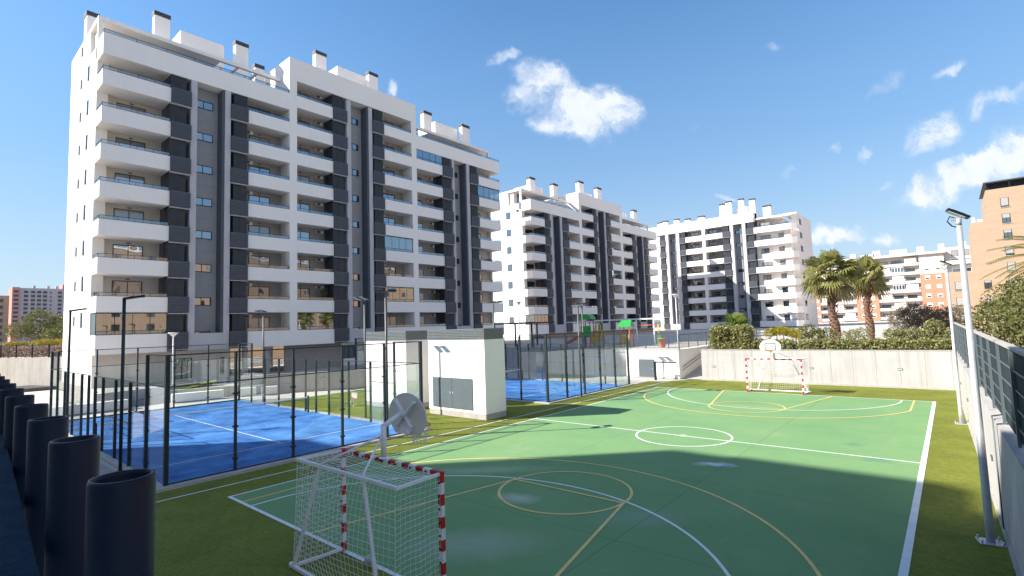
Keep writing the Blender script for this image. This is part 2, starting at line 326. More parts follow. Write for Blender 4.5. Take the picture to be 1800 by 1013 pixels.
def court_mat():
    m_ = bpy.data.materials.new('green_court_resin'); m_.use_nodes = True; t = m_.node_tree; n = t.nodes; l = t.links; b = n['Principled BSDF']
    b.inputs['Specular IOR Level'].default_value = .16
    tcn = n.new('ShaderNodeTexCoord')
    def noise(sc, det, st=(1, 1, 1), ro=.6):
        mp = n.new('ShaderNodeMapping'); mp.inputs['Scale'].default_value = st; l.new(tcn.outputs['Object'], mp.inputs[0])
        q = n.new('ShaderNodeTexNoise'); q.inputs['Scale'].default_value = sc; q.inputs['Detail'].default_value = det; q.inputs['Roughness'].default_value = ro; l.new(mp.outputs[0], q.inputs['Vector']); return q.outputs['Fac']
    def rng(v, a, b2, c, d):
        q = n.new('ShaderNodeMapRange'); q.inputs['From Min'].default_value = a; q.inputs['From Max'].default_value = b2; q.inputs['To Min'].default_value = c; q.inputs['To Max'].default_value = d; l.new(v, q.inputs['Value']); return q.outputs[0]
    def mixc(f, a, c):
        q = n.new('ShaderNodeMix'); q.data_type = 'RGBA'; l.new(f, q.inputs[0])
        for i, v in ((6, a), (7, c)):
            if isinstance(v, tuple): q.inputs[i].default_value = (*v, 1)
            else: l.new(v, q.inputs[i])
        return q.outputs[2]
    base = mixc(rng(noise(.35, 5), .35, .65, 0, 1), (.158, .300, .128), (.192, .328, .142))
    # faded dusty scuffs
    base = mixc(rng(noise(.55, 6, (1, .35, 1)), .60, .82, 0, .5), base, (.34, .38, .24))
    base = mixc(rng(noise(2.6, 8, (1, .5, 1), .7), .60, .74, 0, .32), base, (.30, .40, .24))
    base = mixc(rng(noise(1.1, 8, (.6, 1, 1), .75), .58, .72, 0, .38), base, (.10, .20, .10))
    base = mixc(rng(noise(160, 2), .70, .78, 0, .5), base, (.06, .09, .05))
    hv = n.new('ShaderNodeHueSaturation'); l.new(base, hv.inputs['Color']); l.new(rng(noise(70, 3), .3, .7, .93, 1.07), hv.inputs['Value'])
    out = hv.outputs[0]
    # worn and patched spots, as painted on the floor
    for (x, y, a, b_, c, s_) in ((2.48, 10.59, .75, .32, (.72, .74, .70), .85), (2.75, 10.55, .42, .13, (.12, .27, .36), .85), (-.66, 4.59, .75, .5, (.62, .62, .52), .5), (5.47, 15.66, .40, .42, (.08, .22, .17), .55),
                             (6.3, 13.74, .62, .40, (.08, .22, .17), .5), (-6.3, 21.3, .9, .9, (.10, .24, .19), .5), (-5.4, 18.0, 1.1, .6, (.09, .20, .16), .35), (.4, 1.8, 1.9, 1.0, (.42, .44, .36), .42), (-3.2, 6.1, 2.6, .5, (.42, .48, .34), .45), (2.6, 5.2, 1.5, .7, (.30, .38, .34), .3), (-5.9, 2.0, .9, .5, (.32, .40, .34), .3)):
        mp = n.new('ShaderNodeMapping'); mp.vector_type = 'TEXTURE'; mp.inputs['Location'].default_value = (x, y, 0); mp.inputs['Scale'].default_value = (a, b_, 1); mp.inputs['Rotation'].default_value = (0, 0, R(40) if a > 1 or a < .5 else R(20))
        wn = n.new('ShaderNodeTexNoise'); wn.inputs['Scale'].default_value = 2.2; wn.inputs['Detail'].default_value = 5; l.new(tcn.outputs['Object'], wn.inputs['Vector'])
        ad = n.new('ShaderNodeVectorMath'); ad.operation = 'MULTIPLY_ADD'; l.new(wn.outputs['Color'], ad.inputs[0]); ad.inputs[1].default_value = (.5, .5, 0); l.new(tcn.outputs['Object'], ad.inputs[2])
        sb = n.new('ShaderNodeVectorMath'); sb.operation = 'SUBTRACT'; l.new(ad.outputs[0], sb.inputs[0]); sb.inputs[1].default_value = (.25, .25, 0)
        l.new(sb.outputs[0], mp.inputs[0]); ln_ = n.new('ShaderNodeVectorMath'); ln_.operation = 'LENGTH'; l.new(mp.outputs[0], ln_.inputs[0])
        f = rng(ln_.outputs['Value'], 1.0, .25, 0, s_); out = mixc(f, out, c)
    # slab joints
    sx = n.new('ShaderNodeSeparateXYZ'); l.new(tcn.outputs['Object'], sx.inputs[0])
    for ax, st, off in ((0, 4.9, 2.2), (1, 4.9, 1.2)):
        a = n.new('ShaderNodeMath'); a.operation = 'ADD'; a.inputs[1].default_value = off+4900; l.new(sx.outputs[ax], a.inputs[0])
        q = n.new('ShaderNodeMath'); q.operation = 'MODULO'; q.inputs[1].default_value = st; l.new(a.outputs[0], q.inputs[0])
        r_ = n.new('ShaderNodeMath'); r_.operation = 'LESS_THAN'; r_.inputs[1].default_value = .022; l.new(q.outputs[0], r_.inputs[0])
        k = n.new('ShaderNodeMath'); k.operation = 'MULTIPLY'; k.inputs[1].default_value = .6; l.new(r_.outputs[0], k.inputs[0]); out = mixc(k.outputs[0], out, (.06, .14, .09))
    l.new(out, b.inputs['Base Color']); l.new(rng(noise(.8, 4), .3, .7, .72, .92), b.inputs['Roughness'])
    bp = n.new('ShaderNodeBump'); bp.inputs['Strength'].default_value = .1; bp.inputs['Distance'].default_value = .01; l.new(noise(90, 2), bp.inputs['Height']); l.new(bp.outputs[0], b.inputs['Normal'])
    return m_
M['court'] = court_mat()
M['padel'] = mat('blue_padel_turf', (.006, .085, .36), .9, .16, .7, c2=(.075, .26, .62), fine=.22, bscale=30, detail=7, bump=.4, stretch=(1, 1, 1))

# ============================================================ ground
def sheet(name, x0, x1, y0, y1, z, m_, kind='structure'):
    o = MB().poly([(x0,y0,z),(x1,y0,z),(x1,y1,z),(x0,y1,z)]).build(name, m_); return tag(o, kind=kind)
sheet('ground', -1500, 1500, -1500, 1500, -0.06, M['ground'])
sheet('pavement', -58, 9.6, -25, 34.2, -0.02, M['pave'])
sheet('plank_path', -31.4, -9.6, -5.0, -1.25, -0.012, M['pave2'])
g = MB()
for (x0, x1, y0, y1) in ((-9.75, 9.2, -6.5, 31.2), (-9.75, 9.2, 31.2, 33.5), (-27.2, -9.75, 9.55, 18.1)):
    if y0 == 31.2: g.poly([(-9.0, 31.2, 0), (9.2, 31.2, 0), (9.2, 33.5, 0), (-7.2, 33.5, 0)])
    else: g.poly([(x0,y0,0),(x1,y0,0),(x1,y1,0),(x0,y1,0)])
tag(g.build('artificial_lawn', M['turf']), kind='structure')
sheet('court_floor', -7.5, 7.5, 0, 28, .006, M['court'])
# markings
def strip(b, p, q, wd, z):
    p = Vector((*p, z)); q = Vector((*q, z)); d = (q-p).normalized(); a = Vector((-d.y, d.x, 0))*wd/2
    b.poly([p-a, q-a, q+a, p+a])
def ring(b, c, r, wd, z, a0=0, a1=360, n=96):
    for i in range(n):
        t0 = R(a0+(a1-a0)*i/n); t1 = R(a0+(a1-a0)*(i+1)/n); ri = r-wd/2; ro = r+wd/2
        b.poly([(c[0]+ri*math.cos(t0), c[1]+ri*math.sin(t0), z), (c[0]+ro*math.cos(t0), c[1]+ro*math.sin(t0), z), (c[0]+ro*math.cos(t1), c[1]+ro*math.sin(t1), z), (c[0]+ri*math.cos(t1), c[1]+ri*math.sin(t1), z)])
wl = MB(); yl = MB(); zw = .010; zy = .014
strip(wl, (7.45, -.05), (7.45, 28.05), .14, zw); strip(wl, (-7.46, -.05), (-7.46, 28.05), .08, zw)
strip(wl, (-7.42, 0), (7.38, 0), .10, zw); strip(wl, (-7.42, 28), (7.38, 28), .08, zw); strip(wl, (-7.42, 14), (7.38, 14), .075, zw)
ring(wl, (0, 14), 1.8, .075, zw+.002); ring(wl, (0, 14), .07, .14, zw+.003, n=16)
for s in (1, -1):
    yb = 0 if s == 1 else 28
    def Y(v): return yb+s*v
    a = math.degrees(math.asin(.95/6.2)); xx = 6.2*math.cos(R(a))
    ring(wl, (0, yb), 6.2, .07, zw+.001, a*s, (180-a)*s)
    strip(wl, (xx, Y(.05)), (xx, Y(.95)), .07, zw+.001); strip(wl, (-xx, Y(.05)), (-xx, Y(.95)), .07, zw+.001)
    a = math.degrees(math.acos(6.65/6.95)); ring(yl, (0, Y(1.6)), 6.95, .075, zy, a*s, (180-a)*s)
    for q in (-1, 1):
        strip(yl, (q*6.65, Y(.05)), (q*6.65, Y(1.6+6.95*math.sin(R(a)))), .075, zy)
        strip(yl, (q*3, Y(.05)), (q*1.8, Y(5.8)), .075, zy+.001)
    ring(yl, (0, Y(5.8)), 1.8, .075, zy+.002); strip(yl, (-1.8, Y(5.8)), (1.8, Y(5.8)), .075, zy+.003)
tag(wl.build('white_court_lines', M['wline']), kind='structure'); tag(yl.build('yellow_court_lines', M['yline']), kind='structure')
sl = MB(); strip(sl, (-8.75, -1.6), (-8.3, 32.6), .07, .006); tag(sl.build('white_lawn_line', M['wline']), kind='structure')
# upper terraces
def block(name, pts, z0, z1, m_): return tag(MB().prism(pts, z0, z1).build(name, m_), kind='structure')
block('upper_terrace', [(-42.5, 52.5), (-42.5, 34.6), (-8.2, 34.6), (-8.2, 46), (-6.25, 46), (-6.25, 33.85), (9.4, 33.9), (9.4, 300), (-90, 300), (-90, 52.5)], -.5, 2.28, M['pave'])
block('embankment', [(9.45, -8), (140, -8), (140, 300), (9.45, 300)], -.5, 2.05, M['earth'])
block('portico_floor', [(-27.2, 23), (-28.5, 18.15), (-32.2, 12.9), (-34.0, 9.4), (-36, 3.4), (-57.5, 3.4), (-57.5, 52.3), (-42.6, 52.3), (-42.6, 34.4), (-28, 34.4)], -.5, .75, M['pave'])
rp = MB(); rp.poly([(-7.98, 33.6, 0.0), (-6.45, 33.6, 0.0), (-6.45, 46, 2.27), (-7.98, 46, 2.27)]); tag(rp.build('ramp', M['kerb']), kind='structure')
block('terrace_floor', [(-6, -30), (14, -30), (14, -5.45), (-6, -5.45)], -.5, 2.9, M['pave'])
block('street', [(-62.6, -40), (-57.6, -40), (-57.6, 60), (-62.6, 60)], -.3, .3, M['asph'])

# ============================================================ walls
def wall_lights(parent, pts, axis):
    for (x, y, z) in pts:
        b = MB()
        if axis == 'y': b.box(-.12, .12, -.03, .02, -.05, .05); b.box(-.10, .10, -.035, -.03, -.035, .02, 1)
        else: b.box(-.03, .02, -.12, .12, -.05, .05); b.box(-.035, -.03, -.1, .1, -.035, .02, 1)
        b.build('wall_light', [M['cap'], M['litpanel']], parent, (x, y, z))
fw = empty('retaining_wall', (-6.4, 33.5, 0), 0, 'long pale concrete wall at the far end of the court with a hedge on top', 'wall')
MB().box(0, 15.3, 0, .3, 0, 2.27).build('wall', M['conc'], fw)
MB().box(0, 15.3, -.06, -.003, 0, .12).build('kerb', M['kerb'], fw)
MB().box(.0, 15.3, -.02, .32, 2.272, 2.31).build('coping', M['kerb'], fw)
wall_lights(fw, [(.9, -.002, 1.05), (7.4, -.002, 1.1), (12.2, -.002, 1.15)], 'y')
# right-hand wall, slightly skewed
rw = empty('retaining_wall', (9.17, -2, 0), R(1.25), 'pale concrete side wall beside the right touchline carrying a grey screen fence', 'wall')
MB().box(0, .35, 0, 35.4, 0, 2.27).build('wall', M['concy'], rw)
MB().box(-.05, -.003, 0, 35.4, 0, .10).build('kerb', M['kerb'], rw)
wall_lights(rw, [(-.002, y, 1.15) for y in (12.3, 17.0, 22.5, 28.5)], 'x')
cb_ = MB().tube([(-.03, 10.6, .02), (-.03, 10.6, 2.28), (-.03, 10.8, 2.33), (.17, 11.1, 2.33)], .013, 8); cb_.build('cable', M['teal'], rw)
rf = empty('screen_fence', (9.17, -2, 2.27), R(1.25), 'grey-green screen fence with steel posts on top of the right-hand wall', 'fence')
FH = 1.62
for i in range(16):
    y = 1.2+i*2.25
    MB().box(.10, .15, -.035, .035, 0, FH).build('post', M['teal'], rf, (0, y, 0))
    b = MB().box(.155, .17, .04, 2.21, .05, FH-.04); b.build('panel', M['dgreen_panel'], rf, (0, y, 0))
    b = MB()
    for z in (.3, .62, .94, 1.26): b.box(.135, .150, .04, 2.21, z-.012, z+.012)
    b.build('rail', M['teal'], rf, (0, y, 0))
MB().box(.09, .20, .8, 37.3, FH, FH+.05).build('top_rail', M['kerb'], rf)
# utility room wall, corner and ramp cheeks
ur = empty('utility_room', (-12.7, 33.3, 0), 0, 'low white utility room with a dark grey door at the far left corner of the court', 'building')
MB().box(0, 4.6, 0, .25, 0, 2.3).box(4.35, 4.6, .25, 13, 0, 2.3).build('wall', M['white'], ur)
MB().box(-.02, 4.64, -.03, .29, 2.302, 2.38).build('coping', M['kerb'], ur)
MB().box(0, 4.6, -.015, -.002, 0, .10).build('skirting', M['kerb'], ur)
d = MB().box(1.15, 2.55, -.03, -.002, .08, 1.52).build('door', M['teal'], ur)
MB().box(2.35, 2.42, -.06, -.032, .75, .79).build('handle', M['silver'], d)
hr = empty('handrail', (-8.1, 33.8, 0), 0, 'double steel handrail fixed along the ramp beside the utility room', 'handrail')
for z in (.75, 1.0): MB().tube([(.12, 0, z-.1), (.12, .3, z), (.12, 11, z+2.1)], .022, 8).build('rail', M['cap'], hr)
for k in range(7): MB().bar((.0, .6+k*1.7, 1.0+.324*k), (.12, .6+k*1.7, 1.0+.324*k), .03).build('bracket', M['cap'], hr)
bp_ = empty('barrier_post', (-9.55, 32.1, 0), 0, 'black steel post with a short horizontal arm in front of the white utility room', 'post')
MB().box(-.08, .08, -.06, .06, 0, 1.45).build('post', M['dark'], bp_); MB().box(.08, 1.75, -.04, .04, 1.35, 1.45).build('arm', M['dark'], bp_)
# rear wall behind the second padel court
bw = empty('retaining_wall', (-42, 34.2, 0), 0, 'concrete wall behind the far padel court under the playground terrace', 'wall')
MB().box(0, 29.3, 0, .3, 0, 2.3).build('wall', M['conc'], bw); MB().box(0, 29.3, -.03, .33, 2.302, 2.36).build('coping', M['kerb'], bw)
wall_lights(bw, [(18, -.002, 1.1), (24.5, -.002, 1.1)], 'y')
# podium wall beside the lawn (below building A)
def poly_wall(name, pts, h, th, m_, label, z0=0, cope=None):
    e = empty(name, (0, 0, 0), 0, label, 'wall'); b = MB(); c = MB()
    for i in range(len(pts)-1):
        p = Vector((*pts[i], 0)); q = Vector((*pts[i+1], 0)); d = (q-p).normalized(); nrm = Vector((-d.y, d.x, 0))*th/2
        if i > 0: p = p+d*0.002
        b.prism([tuple((p-nrm)[:2]), tuple((q-nrm)[:2]), tuple((q+nrm)[:2]), tuple((p+nrm)[:2])], z0, h)
        n2 = nrm*1.15; c.prism([tuple((p-n2)[:2]), tuple((q-n2)[:2]), tuple((q+n2)[:2]), tuple((p+n2)[:2])], h+.002, h+.05)
    b.build('wall', m_, e); c.build('coping', M['kerb'], e); return e
pw = poly_wall('retaining_wall', [(-26.0, 22.9), (-28.2, 18.0), (-31.9, 12.8), (-33.4, 10.4)], 1.42, .25, M['conc2'], 'low concrete wall between the first padel lawn and the tall apartment block')
wall_lights(pw, [(-29.75, 15.4, .95), (-27.2, 19.8, 1.0)], 'y')
WA = math.atan2(10, 31.6)
lw = empty('retaining_wall', (-94.6, -8, 0), WA, 'beige concrete street wall at the left edge behind the black tubes', 'wall')
MB().box(-60, 39.6, -.2, .2, -.3, 3.05).build('wall', M['conc2'], lw)
lf = empty('street_fence', (-94.6, -8, 3.05), WA, 'dark bar fence on top of the beige street wall at the left edge', 'fence')
for k in range(14): MB().box(-.05, .05, -.05, .05, 0, 1.35).build('post', M['dark'], lf, (k*3.0+.3, 0, 0))
bb = MB()
for k in range(200): bb.box(.4+k*.196, .43+k*.196, -.015, .015, .1, 1.25)
bb.box(0, 39.4, -.02, .02, 1.24, 1.30).box(0, 39.4, -.02, .02, .08, .14); bb.build('bars', M['dark'], lf)
hb = MB(); p0 = Vector((-135, -19, 2.9)); dd = Vector((math.cos(WA), math.sin(WA), 0)); nn_ = Vector((-math.sin(WA), math.cos(WA), 0))
hb.poly([p0+dd*-200+nn_*.3, p0+dd*76+nn_*.3, p0+dd*68+nn_*18+Vector((0, 0, 1.5)), p0+dd*-200+nn_*18+Vector((0, 0, 1.5))])
hb.poly([p0+dd*-200+nn_*18+Vector((0, 0, 1.5)), p0+dd*68+nn_*18+Vector((0, 0, 1.5)), p0+dd*60+nn_*300+Vector((0, 0, 1.6)), p0+dd*-200+nn_*300+Vector((0, 0, 1.6))])
tag(hb.build('dirt_bank', M['earth']), kind='structure')
# white concrete benches / planters by the first padel court
for i, (x, y, ln_, rz, lb) in enumerate(((-33.3, 7.6, 3.2, 80, 'long white concrete bench block behind the first padel court'), (-32.4, 10.7, 1.1, 70, 'short white concrete planter nearer the lawn, left one of two'), (-31.7, 12.0, 1.1, 62, 'short white concrete planter nearer the lawn, right one of two'), (-33.4, 1.2, 4.5, 88, 'white concrete bench block at the left end of the first padel court'))):
    b = MB().box(-.3, .3, -ln_/2, ln_/2, .06, .62).box(-.24, .24, -ln_/2+.08, ln_/2-.08, 0, .06, 1)
    o = b.build('concrete_bench', [M['white'], M['kerb']], None, (x, y, -.01), R(rz-90)); tag(o, lb, 'bench', 'white concrete benches')
rc = MB().prism([(-34.2, 3.0), (-33.9, 9.2), (-36.5, 12.5), (-38, 10)], .0, .05)
gs = MB(); gs.poly([(-34.4, 2.2, .02), (-34.0, 2.2, .02), (-35.3, 9.8, 1.15), (-36.4, 9.8, 1.15)]); tag(gs.build('grass_slope', M['turf']), kind='structure')
poly_wall('ramp_wall', [(-34.5, 2.0), (-36.5, 9.6)], 1.0, .2, M['conc2'], 'low ramp kerb wall beside the small grass slope under the tall block')

# ============================================================ padel courts
def wire_panel(b, axis, a0, a1, c, z0, z1, st=.06, r=.0021):
    def w_(p, q):
        b.tube([p, q], r, 3, caps=False)
    n = int((a1-a0)/st); mz = int((z1-z0)/st)
    for i in range(n+1):
        a = a0+(a1-a0)*i/n; w_((a, c, z0) if axis == 'x' else (c, a, z0), (a, c, z1) if axis == 'x' else (c, a, z1))
    for i in range(mz+1):
        z = z0+(z1-z0)*i/mz; w_((a0, c, z) if axis == 'x' else (c, a0, z), (a1, c, z) if axis == 'x' else (c, a1, z))
pm = {}
def pmesh(key, fn, m_):
    if key not in pm: pm[key] = fn().mesh(key, m_)
    return pm[key]
def padel(x0, y0, lab, idx):
    tag(MB().poly([(x0, y0, .01), (x0+20, y0, .01), (x0+20, y0+10, .01), (x0, y0+10, .01)]).build('padel_floor', M['padel']), kind='structure')
    k = MB()
    for (a, b_, c, d) in ((x0-.3, x0+20.3, y0-.3, y0-.02), (x0-.3, x0+20.3, y0+10.02, y0+10.3), (x0-.3, x0-.02, y0-.02, y0+10.02), (x0+20.02, x0+20.3, y0-.02, y0+10.02)): k.box(a, b_, c, d, -.01, .05)
    tag(k.build('padel_kerb', M['kerb']), kind='structure')
    ln_ = MB(); z = .015
    for xx in (x0+3.05, x0+16.95): strip(ln_, (xx, y0+.02), (xx, y0+9.98), .05, z)
    strip(ln_, (x0+3.05, y0+5), (x0+16.95, y0+5), .05, z+.002)
    tag(ln_.build('padel_lines', M['wline']), kind='structure')
    e = empty('padel_cage', (x0, y0, 0), 0, lab, 'padel court cage')
    P3 = pmesh('post_low', lambda: MB().box(-.035, .035, -.05, .05, 0, 3.0).box(-.09, .09, -.09, .09, .002, .02), M['post'])
    P4 = pmesh('post_tall', lambda: MB().box(-.035, .035, -.05, .05, 0, 4.0).box(-.08, .08, -.055, .055, .42, .48).box(-.08, .08, -.055, .055, 1.47, 1.53).box(-.08, .08, -.055, .055, 2.57, 2.63).box(-.09, .09, -.09, .09, .002, .02), M['post'])
    PC = pmesh('post_corner', lambda: MB().box(-.06, .06, -.06, .06, 0, 4.02).box(-.11, .11, -.11, .11, .002, .03), M['post'])
    for (X, Y_) in ((0, 0), (20, 0), (0, 10), (20, 10)): put('corner_post', PC, e, (X, Y_, 0))
    for X in (-.02, 20.02):
        for j in range(1, 5): put('post', P4, e, (X, j*2, 0), R(90))
    for Y_ in (-.02, 10.02):
        for X in (2, 18): put('post', P4, e, (X, Y_, 0))
        for X in (4, 6, 8, 9.4, 10.6, 12, 14, 16): put('post', P3, e, (X, Y_, 0))
    GY = lambda z0, z1: pmesh('glassY%.0f%.0f' % (z0, z1), lambda: MB().box(-.006, .006, .05, 1.95, z0+.04, z1), M['glass'])
    GX = lambda z0, z1: pmesh('glassX%.0f%.0f' % (z0, z1), lambda: MB().box(.05, 1.95, -.006, .006, z0+.04, z1), M['glass'])
    for X in (0, 20):
        for j in range(5): put('glass_panel', GY(0, 3), e, (X, j*2, 0))
    for Y_ in (0, 10):
        for X in (0, 18): put('glass_panel', GX(0, 3), e, (X, Y_, 0))
        for X in (2, 16): put('glass_panel', GX(0, 2), e, (X, Y_, 0))
    def wy():
        b = MB(); wire_panel(b, 'y', .05, 1.95, 0, 3.03, 3.97); return b
    def wx():
        b = MB(); wire_panel(b, 'x', .05, 1.95, 0, 3.03, 3.97); return b
    def wx2():
        b = MB(); wire_panel(b, 'x', .05, 1.95, 0, 2.03, 2.97); return b
    def wx3():
        b = MB(); wire_panel(b, 'x', .04, 1.96, 0, .05, 2.97); return b
    for X in (0, 20):
        for j in range(5): put('mesh_panel', pmesh('wy', wy, M['wire']), e, (X, j*2, 0))
    for Y_ in (0, 10):
        for X in (0, 18): put('mesh_panel', pmesh('wx', wx, M['wire']), e, (X, Y_, 0))
        for X in (2, 16): put('mesh_panel', pmesh('wx2', wx2, M['wire']), e, (X, Y_, 0))
        for X in (4, 6, 12, 14): put('mesh_panel', pmesh('wx3', wx3, M['wire']), e, (X, Y_, 0))
    b = MB()
    for X in (0, 20):
        b.box(X-.02, X+.02, .06, 9.94, 3.98, 4.02); b.box(X-.02, X+.02, .06, 9.94, 3.0, 3.03)
        b.box(X-.02, X+.02, .06, 9.94, .05, .09)
    for Y_ in (0, 10):
        for (a, c) in ((.06, 2), (18, 19.94)): b.box(a, c, Y_-.02, Y_+.02, 3.98, 4.02)
        for (a, c) in ((.06, 9.4), (10.6, 19.94)): b.box(a, c, Y_-.02, Y_+.02, 2.995, 3.028)
        for (a, c) in ((2, 4), (16, 18)): b.box(a, c, Y_-.02, Y_+.02, 2.0, 2.03)
        for (a, c) in ((4, 8), (12, 16)): b.box(a, c, Y_-.02, Y_+.02, 1.5, 1.53)
    b.build('frame_rails', M['post'], e)
    n_ = empty('padel_net', (x0+10, y0+.15, 0), 0, 'black net with a white tape across the %s padel court' % idx, 'net')
    for Y_ in (0, 9.7): MB().box(-.04, .04, -.04, .04, .012, .96).build('post', M['post'], n_, (0, Y_, 0))
    b = MB(); wire_panel(b, 'y', .05, 9.65, 0, .03, .84, .06, .002); b.build('mesh', M['wire'], n_)
    MB().box(-.012, .012, .05, 9.65, .84, .90).build('tape', M['wmetal'], n_)
padel(-30.2, -.8, 'nearer padel court cage of glass and dark green posts in front of the tall block', 'nearer')
padel(-29.9, 18.4, 'farther padel court cage of glass and dark green posts behind the white huts', 'farther')

M['lband'] = mat('grey_metal_louvre', (.20, .22, .225), .5, .08, 3, metal=.2)
# ============================================================ huts
def hut(x, y, lx, ly, lab, door):
    e = empty('utility_hut', (x, y, 0), 0, lab, 'hut', 'white utility huts')
    MB().box(0, lx, 0, ly, .28, 3.95).build('wall', M['white'], e)
    MB().box(.012, lx-.012, .012, ly-.012, 0, .28).build('plinth', M['kerb'], e)
    b = MB()
    for i in range(6): b.box(-.03, lx+.03, -.03, ly+.03, 3.97+i*.084, 3.97+i*.084+.042)
    b.box(.03, lx-.03, .03, ly-.03, 3.95, 4.46)
    b.box(-.03, lx+.03, -.03, ly+.03, 4.463, 4.50); b.build('louvre_band', M['lband'], e)
    if door:
        for q in (0, 1):
            d = MB().box(.35+q*1.52, 1.85+q*1.52, -.03, -.002, .42, 1.98).build('door', M['teal'], e)
            MB().box(1.72+q*.2, 1.78+q*.2, -.055, -.032, 1.15, 1.27).build('handle', M['silver'], d)
    return e
hut(-13.5, 12.45, 4.25, 1.5, 'white utility hut with grey double doors standing beside the court', True)
hut(-19.4, 12.40, 4.02, 1.85, 'plain white utility hut without doors just left of the one with doors', False)

# ============================================================ lamps
def lamp_tall(x, y, h, lab, r0, r1, tilt, rz, m_, gname):
    e = empty('street_lamp', (x, y, 0), rz, lab, 'lamp post', gname)
    MB().tube([(0, 0, .02), (0, 0, .5), (0, 0, h-.1)], [r0, r0*.97, r1], 14).build('pole', m_, e)
    b = MB().box(-.2, .2, -.18, .18, .005, .025)
    for q in (-1, 1):
        for p_ in (-1, 1): b.tube([(q*.16, p_*.14, .03), (q*.16, p_*.14, .09)], .018, 6)
    b.build('base_plate', M['silver'], e)
    MB().tube([(0, 0, h-.12), (0, 0, h+.02)], .05, 10).bar((0, 0, h), (.12, 0, h+.02), .05).build('bracket', m_, e)
    hd = MB(); t = R(tilt); c = Vector((math.cos(t), 0, math.sin(t))); n_ = Vector((-math.sin(t), 0, math.cos(t)))
    o = Vector((-.12, 0, h+.02))
    def P(a, y_, q): return tuple(o+c*a+Vector((0, y_, 0))+n_*q)
    bb_ = len(hd.v)
    def sbox(a0, a1, y0, y1, q0, q1, mi):
        b0 = len(hd.v)
        hd.v += [P(a0,y0,q0),P(a1,y0,q0),P(a1,y1,q0),P(a0,y1,q0),P(a0,y0,q1),P(a1,y0,q1),P(a1,y1,q1),P(a0,y1,q1)]
        for q in ((0,3,2,1),(4,5,6,7),(0,1,5,4),(1,2,6,5),(2,3,7,6),(3,0,4,7)): hd.f.append(tuple(b0+i for i in q)); hd.mi.append(mi); hd.sm.append(False)
    sbox(-.04, .36, -.09, .09, 0, .05, 0); sbox(.03, .33, -.08, .08, -.012, -.001, 1)
    sbox(.05, .28, -.06, .06, .051, .062, 0)
    hd.build('lamp_head', [M['dark'], M['litpanel']], e)
    MB().tube([(.04, 0, h+.03), (.14, .02, h+.08), (.19, .03, h-.02), (.12, .02, h-.12), (.05, 0, h-.15)], .012, 6).build('cable', M['dark'], e); return e
lamp_tall(8.68, 7.88, 6.42, 'tall silver lamp post in the foreground right, tilted dark floodlight on top', .072, .047, 32, R(180+12), M['silver'], 'court lamp posts')
lamp_tall(8.42, 21.75, 6.45, 'silver lamp post farther along the right-hand wall, partly behind the foreground one', .072, .047, 30, R(180+12), M['silver'], 'court lamp posts')
def flood(x, y, h, lab, rz=0.0, heads=2, m_='post', sweep=0):
    e = empty('floodlight_mast', (x, y, 0), rz, lab, 'floodlight', 'floodlights round the padel courts')
    MB().tube([(0, 0, 0), (0, 0, h)], .055, 10).build('pole', M[m_], e)
    MB().box(-.12, .12, -.12, .12, .003, .025).build('base_plate', M[m_], e)
    if heads == 2:
        MB().box(-.42, .42, -.025, .025, h, h+.05).build('cross_arm', M[m_], e)
        for q in (-1, 1):
            b = MB(); b.bar((q*.28, -.02, h+.06), (q*.28, .42, h+.16), .36, .06, 0); b.bar((q*.28, .0, h+.028), (q*.28, .38, h+.118), .30, .012, 1)
            b.build('lamp_head', [M['dark'], M['litpanel']], e)
    else:
        b = MB(); b.bar((0, -.03, h-.02), (0, .60, h+.08), .26, .07, 0); b.bar((0, .05, h-.05), (0, .5, h+.035), .2, .012, 1)
        b.build('lamp_head', [M['dark'], M['litpanel']], e)
    return e
flood(-13.8, -1.15, 6.0, 'dark padel mast with one lamp, nearest to the camera outside the near cage', R(-20), 1)
flood(-23.3, -1.15, 6.0, 'dark padel mast with one lamp at the left end outside the near cage', R(-20), 1)
flood(-27.4, 9.65, 6.05, 'slim mast on the building side of the near padel court, left of the pair', R(180), 2, 'mast')
flood(-15.3, 9.65, 6.2, 'mast with two lamps in front of the plain hut beside the near padel court', R(180), 2, 'mast')
flood(-10.0, 7.2, 6.2, 'mast with its lamp turned sideways at the right end of the near cage', R(60), 2, 'mast')
flood(-13.8, 18.15, 6.05, 'mast with two lamps rising directly behind the hut with doors', R(0), 2, 'mast')
flood(-9.65, 21.6, 5.75, 'mast in front of the playground on the near side of the far padel court', R(0), 2, 'mast')
flood(-13.9, 28.7, 6.0, 'mast at the back side of the far padel court, right of the playground tower', R(180), 2, 'mast')
def park_lamp(x, y, z, h, lab, wd=.42):
    e = empty('park_lamp', (x, y, z), 0, lab, 'lamp post', 'white park lamps')
    MB().tube([(0, 0, 0), (0, 0, h-.35)], [.05, .04], 10).build('pole', M['wmetal'], e)
    b = MB().lathe([(.04, h-.36), (.07, h-.3), (wd*.42, h-.06), (wd*.5, h-.05), (wd*.5, h), (.02, h+.02)], 16); b.build('lamp_shade', M['wmetal'], e)
park_lamp(-36.1, 6.8, 0, 4.95, 'short white park lamp seen through the near padel glass', .7)
park_lamp(-24, 33, 0, 7.0, 'thin grey park lamp in front of the white side of the middle block', .5)
park_lamp(-9.7, 37.2, 2.3, 4.6, 'grey park lamp on the playground terrace near the ramp', .6)

